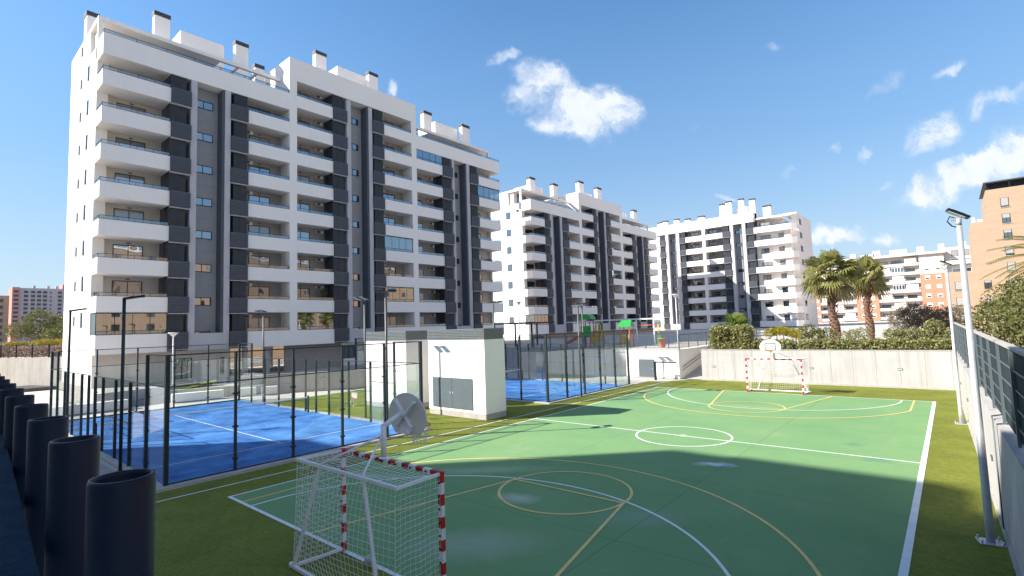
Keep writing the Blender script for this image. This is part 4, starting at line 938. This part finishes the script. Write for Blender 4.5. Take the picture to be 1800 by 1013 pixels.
# yellow brick tower block on the right
yt = empty('brick_building', (0, 127, 0), 0, 'yellow brick block with a stepped outline at the right edge, shutters half down', 'apartment block')
yw = MB().box(15.2, 34, 0, 18, 1, 27.6).box(12.6, 15.198, 0, 16, 1, 21.7).box(8.0, 12.598, 0, 14, 1, 17.0-4.6)
yw.build('wall', M['brick_y'], yt)
MB().box(15.0, 34.3, .1, 18.2, 29.0, 29.18).build('roof', M['cap'], yt)
b = MB()
for x in (15.3, 18.5, 22, 25.5): b.box(x, x+.2, .3, .5, 27.62, 28.99)
b.box(15.5, 34, 1.6, 1.8, 27.62, 28.99); b.build('roof_gallery', M['dark'], yt)
MB().box(12.9, 13.4, 2, 2.6, 21.72, 22.9).box(13.7, 14.5, 2, 2.8, 21.72, 22.4).build('chimney', M['white'], yt)
def shut_window(parent, x, z, wd, h, frac, y=0.0, m_='cap'):
    o = MB().box(0, wd, -.03, -.002, 0, h).build('window', M['dark'], parent, (x, y, z))
    MB().box(.08, wd-.08, -.06, -.032, h*(1-frac), h-.04).build('roller_shutter', M['shut'], o)
    if frac < .95: MB().box(.1, wd/2-.04, -.045, -.033, .08, h*(1-frac)-.03).box(wd/2+.04, wd-.1, -.045, -.033, .08, h*(1-frac)-.03).build('pane', M['wglass'], o)
    MB().box(-.1, wd+.1, -.12, -.062, -.12, -.03).build('sill', M['kerb'], o)
M['shut'] = mat('roller_shutter_grey', (.33, .33, .32), .6, .05, 3)
for j, fr in enumerate((.85, .45, .3, .8, .9, .7, .5, .9)):
    z = 24.0-3.06*j
    shut_window(yt, 17.1, z, 1.15, 1.75, fr)
    if j > 0 or True:
        shut_window(yt, 22.6, z, 1.15, 1.75, .9-.1*(j % 3)); shut_window(yt, 27.5, z, 1.15, 1.75, .4+.1*(j % 4))
for j, fr in enumerate((.25, .6, .85)): shut_window(yt, 13.7, 8.75-3.06*j, 1.05, 1.6, fr)
for j, fr in enumerate((.9, .9, .95)): shut_window(yt, 9.45, 8.75-3.08*j, 1.12, 1.7, fr)
# ---- terracotta block in the distance
ot = empty('brick_building', (0, 215, 0), 0, 'long terracotta and white block behind the palm trees', 'apartment block')
ow = MB()
brick_bays = [(-33.5, -28.3), (-17.0, -10.4), (1.5, 8.0)]; white_bays = [(-28.3, -17.0), (-10.4, 1.5)]
for (a, c) in brick_bays: ow.box(a, c, 0, 14, -3, 17.6, 0); ow.box(a, c, .01, 14, 17.6, 24.2, 1)
for (a, c) in white_bays: ow.box(a, c, 1.5, 14, -3, 24.2, 2)
ow.box(8.0, 20, 2.0, 14, -3, 26, 1); ow.box(-40, -33.5, 0, 14, -3, 14.5, 0)
ow.build('wall', [M['brick_o'], M['ivory'], M['cream']], ot)
b = MB().box(-22, 8.6, -1.0, 14.4, 24.22, 25.0); b.box(-15, -11, 3, 8, 25.0, 26.2); b.build('roof', M['ivory'], ot)
for (x, z, wd) in ((-10.2, 27.3, 2.2), (-4, 27.0, 4.8), (2.1, 27.3, 2.0), (7.6, 27.6, 1.6), (-17.3, 27.0, 1.8), (13, 27.6, 2)): MB().box(-wd/2, wd/2, 3, 5, 25.0, z).build('chimney', M['ivory'], ot, (x, 0, 0))
for j in range(8):
    z = .6+3.03*j
    for (a, c) in white_bays:
        if a < -20 and j > 6: continue
        b = MB().box(a+.1, c-.1, 0, .15, z-1.0, z).box(a+.1, c-.1, .151, 1.499, z-1.0, z-.8); b.build('balcony', M['ivory'], ot)
        for q in range(3):
            x = a+.6+q*(c-a-.8)/3; wd = (c-a)/3-.7
            if (j+q) % 3 == 0: MB().box(x, x+wd, .02, .06, z+.05, z+1.7).build('awning', M['cream'] if (j+q) % 2 else M['white'], ot)
            elif (j*2+q) % 4 == 1:
                f_ = MB().box(x, x+wd, .03, .09, z+.02, z+1.8).build('glazing', M['wmetal'], ot); pb = MB()
                for i in range(4): pb.box(x+.08+i*wd/4, x+wd/4*(i+1)-.08, .015, .028, z+.15, z+1.65)
                pb.build('pane', M['wglass'], f_)
            else: window(ot, x, x+wd*.8, z-.9, z+1.2, 1.5, 2, 'window', 'wglass2')
    for (a, c) in brick_bays:
        for x in ((a+c)/2-2.0, (a+c)/2+.9):
            o = MB().box(0, 1.3, -.05, -.002, 0, 1.25).build('window', M['white'], ot, (x, 0, z)); 
            if (j+int(x)) % 3: MB().box(.12, 1.18, -.07, -.052, .12, .6).build('pane', M['wglass2'], o)
for j in range(3): window(ot, 10, 14.5, 24-3.1*j-1, 24-3.1*j+1, 2.0, 3, 'window')
MB().box(8.1, 16, .6, 1.9, 20.2, 21.4).box(8.1, 16, .6, 1.9, 16.2, 17.4).build('balcony', M['white'], ot)

# ---- far left blocks
fl_ = empty('apartment_building', (-510, 0, 0), R(90), 'distant lilac-grey block with a salmon end and rows of windows at the far left', 'apartment block')
MB().box(44.5, 110, 0, 20, 0, 45.2).build('wall', M['pink'], fl_); MB().box(40.6, 44.49, -1.5, 20, 0, 45.6).build('stair_tower', M['salmon'], fl_); MB().box(68.5, 71, -1, 12, 45.21, 48.5).build('roof_room', M['salmon'], fl_)
for j in range(9):
    z = 42.2-3.08*j-1.0
    for (x0_, x1_) in ((41.4, 44.0), (47.0, 49.3), (50.8, 53.1), (54.2, 56.5), (57.5, 59.8), (61.4, 62.4), (66.0, 68.3), (72, 75)):
        yy = -1.5 if x0_ < 44 else 0
        bb = MB(); bb.box(0, x1_-x0_, -.1+yy, -.002+yy, .2, 2.0 if x0_ != 61.4 else 1.4); o = bb.build('window', M['char'], fl_, (x0_, 0, z)); MB().box(-.1, x1_-x0_+.1, -.5+yy, -.102+yy, -.3, .2).build('sill', M['pink'], o)
for x in (52, 60, 65): MB().box(0, 1.6, 3, 5, 45.22, 47.4).build('chimney', M['pink'], fl_, (x, 0, 0))
fb = empty('apartment_building', (-330, 0, 0), R(90), 'distant brown block cut by the left edge of the photo', 'apartment block')
MB().box(-18, 23.6, 0, 12, 0, 27.2).build('wall', M['brick_d'], fb)
for j in range(7):
    for x in (12, 15.8, 19.6): MB().box(0, 2.0, -.1, -.002, 0, 1.6).build('window', M['char'], fb, (x, 0, 24.0-3.1*j))

# ============================================================ terrace fence, playground
df = empty('terrace_fence', (0, 0, 2.36), 0, 'grey bar fence along the edge of the playground terrace above the white utility room', 'fence')
def bar_fence(e, p, q, h=1.1, step=.12, m_='cap', every=2.0):
    p = Vector((*p, 0)); q = Vector((*q, 0)); ln_ = (q-p).length; d = (q-p)/ln_
    b = MB(); n = int(ln_/step)
    for i in range(n): c = p+d*(i+.5)*step; b.bar(c+Vector((0, 0, .1)), c+Vector((0, 0, h-.03)), .016)
    b.bar(p+Vector((0, 0, h)), q+Vector((0, 0, h)), .05, .04); b.bar(p+Vector((0, 0, .08)), q+Vector((0, 0, .08)), .03); b.build('bars', M[m_], e)
    k = int(ln_/every)
    for i in range(k+1): c = p+d*i*every; MB().box(-.03, .03, -.03, .03, -.02, h+.03).build('post', M[m_], e, tuple(c))
bar_fence(df, (-41, 34.35), (-8.2, 33.6)); bar_fence(df, (-8.2, 33.75), (-8.2, 46)); bar_fence(df, (-6.35, 36.5), (-6.35, 50), .95)
# canopy frames
cf = empty('canopy_frame', (-31.6, 38, 2.28), 0, 'dark steel canopy frame on the terrace at the left of the playground', 'pergola')
MB().box(-.5, 5.3, -.08, .08, 2.55, 2.72).box(-.5, 5.3, 3.9, 4.06, 2.55, 2.72).box(-.5, -.3, .081, 3.899, 2.56, 2.7).box(5.1, 5.3, .081, 3.899, 2.56, 2.7).build('roof_frame', M['dark'], cf)
for (x, y) in ((-.35, 0), (2.8, 0), (5.15, 0), (2.8, 3.98)): MB().box(-.07, .07, -.07, .07, 0, 2.549).build('post', M['dark'], cf, (x, y, 0))
pf = empty('canopy_frame', (-21.0, 42, 2.28), 0, 'long white steel beam frame on slim posts above the playground', 'pergola')
MB().box(0, 7.2, -.07, .07, 2.55, 2.68).box(-3.5, -.02, -.06, .06, 2.5, 2.6).build('beam', M['wmetal'], pf)
for x in (.3, 5.0, 6.9): MB().tube([(0, 0, 0), (0, 0, 2.549)], .07, 10).build('post', M['wmetal'] if x > 1 else M['silver'], pf, (x, 0, 0))
pt = empty('play_tower', (-20.6, 38.6, 2.28), R(8), 'playground tower with a green arched roof, green panel and orange posts', 'play tower')
for (x, y) in ((.2, 0), (1.1, 0), (.2, .9), (1.1, .9)): MB().tube([(x, y, 0), (x, y, 2.9)], .06, 8).build('post', M['redp'], pt)
b = MB(); n_ = 12
for i in range(n_):
    t0 = math.pi*i/n_; t1 = math.pi*(i+1)/n_
    b.poly([(.65-0.66*math.cos(t0), -.2, 2.75+.55*math.sin(t0)), (.65-0.66*math.cos(t1), -.2, 2.75+.55*math.sin(t1)), (.65-0.66*math.cos(t1), 1.1, 2.75+.55*math.sin(t1)), (.65-0.66*math.cos(t0), 1.1, 2.75+.55*math.sin(t0))])
b.poly([(.65-0.66*math.cos(math.pi*i/n_), -.21, 2.75+.55*math.sin(math.pi*i/n_)) for i in range(n_+1)]); b.build('arched_roof', M['greenp'], pt)
MB().box(.08, 1.22, -.06, -.02, 1.1, 2.1).build('panel', M['greenp'], pt); MB().box(1.16, 1.9, .0, .05, .3, 1.05).build('side_panel', M['yelp'], pt); MB().box(.26, 1.04, .06, .84, .98, 1.06).build('deck', M['cap'], pt)
MB().box(1.5, 2.6, .2, .26, .5, 1.6).tube([(1.55, .1, 1.3), (1.7, .1, 2.3), (2.0, .1, 2.5), (2.2, .1, 2.0), (2.1, .1, 1.2)], .07, 8).build('climbing_panel', M['yelp'], pt)
b = MB()
for s in (-.28, .28): b.bar((-1.9, .6+s, .3), (-.05, .6+s, 1.2), .04, .25)
b.bar((-1.9, .6, .2), (-.05, .6, 1.05), .5, .04); b.build('slide', M['redp'], pt)
p2 = empty('play_house', (-15.7, 38.0, 2.28), R(5), 'playground house with a green pitched roof and yellow panels', 'play house')
for (x, y) in ((0, 0), (1.3, 0), (0, 1.2), (1.3, 1.2)): MB().box(-.05, .05, -.05, .05, 0, 2.1).build('post', M['redp'], p2, (x, y, 0))
b = MB(); b.prism([(-.3, -.2), (1.6, -.2), (1.6, .1), (-.3, .1)], 2.1, 2.12)
b = MB(); b.poly([(-.3, -.25, 2.05), (1.6, -.25, 2.05), (1.35, .6, 2.75), (-.05, .6, 2.75)]).poly([(-.3, 1.45, 2.05), (-.05, .6, 2.75), (1.35, .6, 2.75), (1.6, 1.45, 2.05)]).poly([(-.3, -.25, 2.05), (-.05, .6, 2.75), (-.3, 1.45, 2.05)]).poly([(1.6, -.25, 2.05), (1.6, 1.45, 2.05), (1.35, .6, 2.75)])
b.build('roof', M['greenp'], p2)
MB().box(.06, 1.24, -.05, -.01, .2, 1.25).build('panel', M['yelp'], p2)
p2.scale = (.72, .8, .92)
p3 = empty('swing_frame', (-13.9, 41.5, 2.28), 0, 'yellow and orange swing frame with green feet at the right of the playground', 'swing')
MB().tube([(-1.6, 0, 1.95), (.5, 0, 2.0)], .04, 8).build('top_bar', M['redp'], p3)
for x in (.5,):
    MB().tube([(x+.05, 0, 1.0), (x-.02, 0, 2.05)], .08, 8).build('post', M['yelp'], p3); MB().bar((x-.02, 0, 0), (x+.05, 0, 1.0), .34, .08).build('foot', M['greenp'], p3)
tp = empty('planter', (-10.9, 36.6, 2.28), 0, 'terracotta planter on the terrace beside the grey park lamp', 'planter')
MB().lathe([(.22, 0), (.36, .75), (.40, .75), (.40, .82), (.33, .82), (.30, .7), (.01, .7)], 14).build('pot', M['clay'], tp)
# cars parked behind the tall block
def car(x, y, z, rz, m_, lab):
    e = empty('parked_car', (x, y, z), rz, lab, 'car', 'cars parked in the street behind the tall block')
    b = MB(); pr_ = [(-2.1, .35), (-2.1, .75), (-1.9, .95), (-1.2, 1.0), (-.7, 1.42), (.7, 1.45), (1.3, 1.02), (1.95, .88), (2.1, .7), (2.1, .35)]
    n_ = len(pr_); v0 = [(x_, -.85 if z_ < 1.1 else -.68, z_) for x_, z_ in pr_]; v1 = [(x_, .85 if z_ < 1.1 else .68, z_) for x_, z_ in pr_]
    b.v = v0+v1; b.f = [tuple(range(n_)), tuple(reversed(range(n_, 2*n_)))]+[(i+n_, (i+1) % n_+n_, (i+1) % n_, i) for i in range(n_)]; b.mi = [0]*len(b.f); b.sm = [False]*len(b.f)
    b.build('body', m_, e)
    b = MB(); b.poly([(-1.05, -.79, 1.06), (-.62, -.70, 1.38), (.62, -.70, 1.40), (1.12, -.79, 1.06)]).poly([(-1.05, .79, 1.06), (1.12, .79, 1.06), (.62, .70, 1.40), (-.62, .70, 1.38)]).poly([(1.31, -.7, 1.03), (.76, -.62, 1.42), (.76, .62, 1.42), (1.31, .7, 1.03)]); b.build('windows', M['wglass'], e)
    for x_ in (-1.3, 1.3):
        for y_ in (-.86, .86): MB().tube([(x_, y_-.1, .33), (x_, y_+.1, .33)], .33, 16).build('wheel', M['rubber'], e)
car(-59.5, 22.5, .3, R(82), M['cars'], 'silver car seen through the open ground floor of the tall block, left one'); car(-59.3, 27.6, .3, R(84), M['carb'], 'blue car seen through the open ground floor of the tall block, right one')
sw = empty('street_wall', (-66, 10, 0), 0, 'orange-brown wall across the street, glimpsed through the open ground floor', 'wall'); MB().box(0, .3, 0, 40, 0, 3.4).build('wall', M['brick_d'], sw)
low = empty('street_parapet', (-57.3, 18, 0), 0, 'low sunlit white wall beyond the open ground floor of the nearest block', 'wall'); MB().box(0, .25, 0, 10, 0, 1.35).build('wall', M['white'], low)

# ============================================================ plants
def leaves(name, blobs, m_, parent=None, seed=1, flat=.5):
    rs = np.random.RandomState(seed); V = []; 
    for (x, y, z, rx, ry, rz, n, s) in blobs:
        d = rs.normal(size=(n, 3)); d /= np.linalg.norm(d, axis=1)[:, None]; rr = rs.uniform(.35, 1.0, n)**.45
        rr *= 1+.22*np.sin(d[:, 0]*5+seed)*np.cos(d[:, 1]*6+d[:, 2]*4)
        c = d*rr[:, None]*np.array([rx, ry, rz])+np.array([x, y, z])
        a = rs.normal(size=(n, 3)); a /= np.linalg.norm(a, axis=1)[:, None]; b_ = np.cross(a, rs.normal(size=(n, 3))); b_ /= np.linalg.norm(b_, axis=1)[:, None]
        sz = s*rs.uniform(.6, 1.4, n)[:, None]; a = a*sz; b_ = b_*sz*flat
        V.append(np.stack([c-a, c-b_*.9, c+a, c+b_*.9], 1).reshape(-1, 3))
    V = np.concatenate(V); n = len(V)//4; me = bpy.data.meshes.new(name)
    me.vertices.add(len(V)); me.vertices.foreach_set('co', V.ravel()); me.loops.add(4*n); me.loops.foreach_set('vertex_index', np.arange(4*n))
    me.polygons.add(n); me.polygons.foreach_set('loop_start', np.arange(0, 4*n, 4)); me.polygons.foreach_set('loop_total', np.full(n, 4)); me.materials.append(m_); me.update(); me.validate()
    return put(name, me, parent)
def leaf_box(x0, x1, y0, y1, z0, z1, dens, s, seed, bumps=.25):
    rs = np.random.RandomState(seed); bl_ = []
    nx = max(1, int((x1-x0)/.7)); 
    for i in range(nx):
        x = x0+(x1-x0)*(i+.5)/nx; h = z1+rs.uniform(-bumps, bumps)
        for q in range(2):
            for l_ in range(max(1, int((h-z0)/.55))):
                z = z0+.3+l_*.55
                if z > h: break
                bl_.append((x+rs.uniform(-.2, .2), y0+(y1-y0)*(q+.5)/2+rs.uniform(-.1, .1), min(z, h-.25), .55, .45, .42, dens, s))
    return bl_
def shrub(name, lab, cat, blobs, m_, seed, grp=None):
    e = empty(name, tuple(blobs[0][:2])+(2.2,), 0, lab, cat, grp); o = leaves('foliage', blobs, M[m_], None, seed); o.parent = e; o.location = (-e.location.x, -e.location.y, -2.2); 
    b = MB()
    for q in range(4):
        x, y, z = blobs[(q*7) % len(blobs)][:3]; b.tube([(x-e.location.x, y-e.location.y, 0), (x-e.location.x+.1, y-e.location.y, max(.3, z-2.2))], [.05, .02], 6)
    b.build('stem', M['bark2'], e); return e
shrub('hedge', 'taller leafy hedge at the left end of the far wall below the young palm', 'hedge', leaf_box(-5.9, -2.9, 34.0, 35.4, 2.3, 4.1, 420, .09, 3), 'hedge', 3)
shrub('hedge', 'long lower hedge on the far wall from the hoop board to the silver lamp post', 'hedge', leaf_box(-2.9, 8.8, 34.0, 35.3, 2.3, 3.15, 420, .09, 4), 'hedge', 4)
shrub('bush', 'larger rounded bush rising above the low hedge left of the yellow brick block', 'bush', leaf_box(4.9, 8.6, 36.0, 37.5, 2.3, 3.75, 360, .08, 5), 'hedge', 5)
shrub('bush', 'bright yellow flowering bush behind the hoop board', 'bush', [(-2.6+.45*i, 38.2, 3.38+.15*math.sin(i), .5, .45, .36, 900, .05) for i in range(5)], 'yleaf', 6)
shrub('bush', 'dull green bush just left of the first palm trunk', 'bush', [(-1.0+.6*i, 41.0, 3.2+.25*math.sin(i*2), .7, .6, .55, 700, .07) for i in range(4)], 'dleaf', 7)
shrub('tree', 'grey-brown rounded shrub in front of the terracotta block', 'bush', [(5.0+.9*i, 54.0, 4.0+.35*math.sin(i*1.6), 1.2, 1.1, 1.15, 3200, .07) for i in range(5)], 'oleaf', 8)
shrub('bush', 'pale shrub between the two palm trunks', 'bush', [(1.8+.6*i, 43, 2.9+.12*i, .6, .5, .45, 500, .06) for i in range(3)], 'hedge', 9)
# fan palms
def fan_palm(loc, h, lab, r=1.9, n=46, seed=1, tr=.3, green='palm', skirt=True):
    rs = random.Random(seed); e = empty('palm_tree', loc, 0, lab, 'palm tree', 'fan palms behind the far wall' if skirt else None)
    if h > .5:
        pts = [(0.0+.12*math.sin(i*.7), 0, h*i/14) for i in range(15)]
        b = MB(); b.tube(pts, [tr*(1.25 if i == 0 else 1.0-.012*i)+.02*math.sin(i*5)+(.08 if i > 11 else 0) for i in range(15)], 14)
        for k in range(150):
            z = h*(.05+.95*k/150); a = k*2.4; rr = tr*.92; b.bar((rr*math.cos(a), rr*math.sin(a), z), ((rr+.10)*math.cos(a), (rr+.10)*math.sin(a), z+.16), .11, .04)
        b.build('trunk', M['bark'], e)
    fr = MB(); fd = MB()
    for k in range(n+(9 if skirt else 0)):
        dead = k >= n; el = R(rs.uniform(-35, 80)) if not dead else R(rs.uniform(-75, -40)); az = rs.uniform(0, 2*math.pi)
        if not dead: el = R(82-118*(k/n)**.9+rs.uniform(-8, 8))
        d = Vector((math.cos(el)*math.cos(az), math.cos(el)*math.sin(az), math.sin(el))); st = Vector((0, 0, h))
        pl = r*(rs.uniform(.10, .30) if k % 3 == 0 else rs.uniform(.34, .5)); mb = fd if dead else fr; tip = st+d*pl+Vector((0, 0, -.06*pl)); mb.tube([st, tip], [.022, .015], 4, caps=False)
        side = d.cross(Vector((0, 0, 1))).normalized(); nrm = side.cross(d).normalized(); ra = R(rs.uniform(-60, 60)); side, nrm = side*math.cos(ra)+nrm*math.sin(ra), nrm*math.cos(ra)-side*math.sin(ra); ll = r*rs.uniform(.48, .66); m2 = 15
        for i in range(m2):
            t = R(-78+156*i/(m2-1)); dd = (d*math.cos(t)+side*math.sin(t)).normalized(); l2 = ll*(1-.22*abs(t)/1.3)*rs.uniform(.88, 1.08)
            wv = (nrm.cross(dd)).normalized()*.052*r/1.9; mid = tip+dd*l2*.6+Vector((0, 0, -.04)); end = tip+dd*l2*.95+Vector((0, 0, -(.25+.12*rs.random())*l2))
            mb.poly([tip, mid-wv, mid+wv]); mb.poly([mid-wv, end, mid+wv])
    fr.build('crown', M[green], e)
    if skirt: fd.build('dead_fronds', M['palmb'], e)
    return e
fan_palm((1.05, 43.5, 2.28), 5.9, 'taller fan palm on the left with a thick rough trunk', 2.8, 48, 3, .33)
fan_palm((2.85, 49.5, 2.28), 5.8, 'shorter-looking fan palm on the right with a thinner trunk', 2.3, 42, 5, .27)
fan_palm((-5.2, 38.2, 3.3), .35, 'young bright green palm without a trunk rising above the tall hedge', 1.9, 34, 8, .2, 'palmy', False)
# trees behind the right-hand fence
def tree(loc, h, blobs, lab, seed, m_='dleaf', grp=None):
    e = empty('tree', loc, 0, lab, 'tree', grp); b = MB(); b.tube([(0, 0, 0), (.05, 0, h*.5), (.1, .1, h*.75)], [.16, .11, .06], 8)
    for (x, y, z, rx, ry, rz, n, s) in blobs: b.tube([(.05, 0, h*.4), (x*.6, y*.6, (h*.4+z)/2), (x, y, z)], [.07, .045, .02], 5)
    b.build('trunk', M['bark2'], e); leaves('crown', blobs, M[m_], e, seed, .45); return e
tree((11.9, 24.0, 2.1), 3.2, [(0, 0, 2.4, 1.9, 1.9, 1.5, 5200, .085), (-1.0, -1.8, 1.6, 1.3, 1.5, 1.0, 2600, .085), (1, 2, 2.3, 1.8, 1.6, 1.2, 3000, .085), (1.6, -1.5, 2.2, 1.4, 1.3, 1.1, 2200, .085)], 'leafy green tree nearest the right edge, over the screen fence', 21)
tree((12.2, 33.5, 2.1), 3.6, [(0, 0, 2.8, 2.2, 2.2, 1.5, 4200, .10), (-1.6, 1.0, 2.0, 1.4, 1.6, 1.1, 2200, .10), (1.8, -1.6, 2.6, 1.8, 1.8, 1.3, 2800, .10)], 'dense green tree behind the middle of the screen fence', 22)
tree((11.3, 15.0, 2.1), 2.4, [(0, 0, 1.5, 1.3, 1.6, .8, 3200, .07), (.9, 2.4, 1.8, 1.3, 1.5, .9, 2600, .07)], 'low bushy tree closest to the camera behind the screen fence', 23)
# feather palm fronds
fp = empty('date_palm', (12.9, 30.0, 1.9), 0, 'feather palm at the right edge with arching fronds above the trees', 'palm tree')
MB().tube([(0, 0, 0), (0, 0, 5.0)], [.3, .26], 12).build('trunk', M['bark'], fp); b = MB(); rs = random.Random(5)
for k in range(44):
    az = 2*math.pi*k/44*5.1; el = R(65-75*(k/44)); ln_ = 3.3; pts = []
    for i in range(9):
        t = i/8; pts.append(Vector((math.cos(az)*ln_*t*math.cos(el*(1-.3*t)), math.sin(az)*ln_*t*math.cos(el*(1-.3*t)), 5.0+ln_*t*math.sin(el)-1.5*t*t)))
    b.tube(pts, .02, 4, caps=False)
    for i in range(36):
        t = .12+.86*i/36; a = t*8; j = min(7, int(a)); p = pts[j].lerp(pts[j+1], a-j); d = (pts[j+1]-pts[j]).normalized(); s_ = d.cross(Vector((0, 0, 1))).normalized()
        for q in (-1, 1): e2 = p+(s_*q*.9+d*.5+Vector((0, 0, -.25))).normalized()*.55*(1-.5*t); b.poly([p-d*.035, e2, p+d*.035])
b.build('crown', M['palm'], fp)
# left background planting
lb = random.Random(11)
tree((-88, 5.6, 4.2), 4, [(0, 0, 3.2, 2.0, 2.0, 1.7, 1500, .16), (0, 2.2, 2.6, 2, 1.7, 1.6, 1500, .16), (1, -2.3, 2.0, 1.6, 1.4, 1.1, 1000, .14), (2, 1, 1.2, 2.0, 3, .9, 1200, .14)], 'clump of broad green trees in the waste ground at the far left', 31)
tree((-84, 8.0, 4.2), 3.4, [(0, 0, 1.9, 1.8, 1.7, 1.5, 1800, .13), (1, -1.6, 1.2, 1.4, 1.3, 1.0, 1000, .13)], 'darker green tree against the edge of the tall white block at the far left', 32)
shrub('bush', 'low yellow-green bushes on the bank at the far left', 'bush', [(-70, 1.0+.45*i, 4.5, .5, .4, .22, 400, .06) for i in range(4)]+[(-70, 3.2+.5*i, 4.55, .6, .5, .36, 500, .06) for i in range(5)], 'yleaf', 33)
sc_ = leaves('scrub', [(-74-lb.random()*40, -12+lb.random()*24, 4.2+lb.random()*.3, 2.4, 2.2, .45, 160, .10) for _ in range(90)], M['oleaf'], None, 34); tag(sc_, 'dry brown scrub covering the waste ground at the far left', 'scrub', kind='stuff')
rb_ = leaves('dry_hedge', [(-94.6+dd.x*t-dd.y*.9, -8+dd.y*t+dd.x*.9, 3.6, .7, .6, .62, 260, .07) for t in [6+.9*i for i in range(37)]], M['rleaf'], None, 35); tag(rb_, 'reddish dry hedge directly behind the street fence at the far left', 'hedge')
# balcony plants on the tall block
for k, (zz, lab) in enumerate(((1, 'small potted palm on a low balcony at the left corner of the nearest block'), (3, 'leafy pot plant on a balcony corner two floors above the small palm'))):
    e = empty('potted_plant', (-44.0, 3.75, PA[zz]-1.05), 0, lab, 'pot plant')
    MB().lathe([(.14, 0), (.2, .4), (.18, .4), (.01, .38)], 12).build('pot', M['clay'], e)
    b = MB(); rs = random.Random(k)
    for i in range(16):
        az = rs.uniform(0, 6.28); l_ = .75 if k == 0 else .4; p0 = Vector((0, 0, .4)); p1 = Vector((math.cos(az)*l_*.45, math.sin(az)*l_*.45, 1.25+.2*rs.random())); p2 = Vector((math.cos(az)*l_, math.sin(az)*l_, 1.1+.5*rs.random())); s_ = Vector((-math.sin(az), math.cos(az), 0))*.05
        b.poly([p0, p1-s_, p1+s_]); b.poly([p1-s_, p2, p1+s_])
    b.build('fronds', M['palmy'], e)

fc = empty('folding_chair', (-19.9, 11.75, 0), R(20), 'small red and white folding chair on the lawn beside the plain white hut', 'chair')
MB().box(-.2, .2, -.2, .2, .38, .41).build('seat', M['redp'], fc); MB().box(-.2, .2, .18, .21, .45, .80).build('backrest', M['wmetal'], fc)
for x in (-.18, .18):
    for (ya, yb2) in ((-.18, .2), (.18, -.2)): MB().bar((x, ya, 0), (x, yb2, .38), .025).build('leg', M['wmetal'], fc)

for (uu, kk, lab) in ((20.1, 1, 'tall leafy plant on a second-row balcony of the nearest block, left of two'), (36.5, 1, 'tall leafy plant on a second-row balcony of the nearest block, right of two')):
    e = empty('balcony_plant', (-43.9, 3.42+uu, PA[kk]-1.05), 0, lab, 'pot plant')
    MB().lathe([(.2, 0), (.26, .45), (.23, .45), (.01, .42)], 12).build('pot', M['clay'], e); leaves('foliage', [(0, 0, 1.2, .35, .4, .7, 700, .06), (0, -.1, 2.0, .3, .35, .5, 500, .06)], M['dleaf'], e, int(uu))
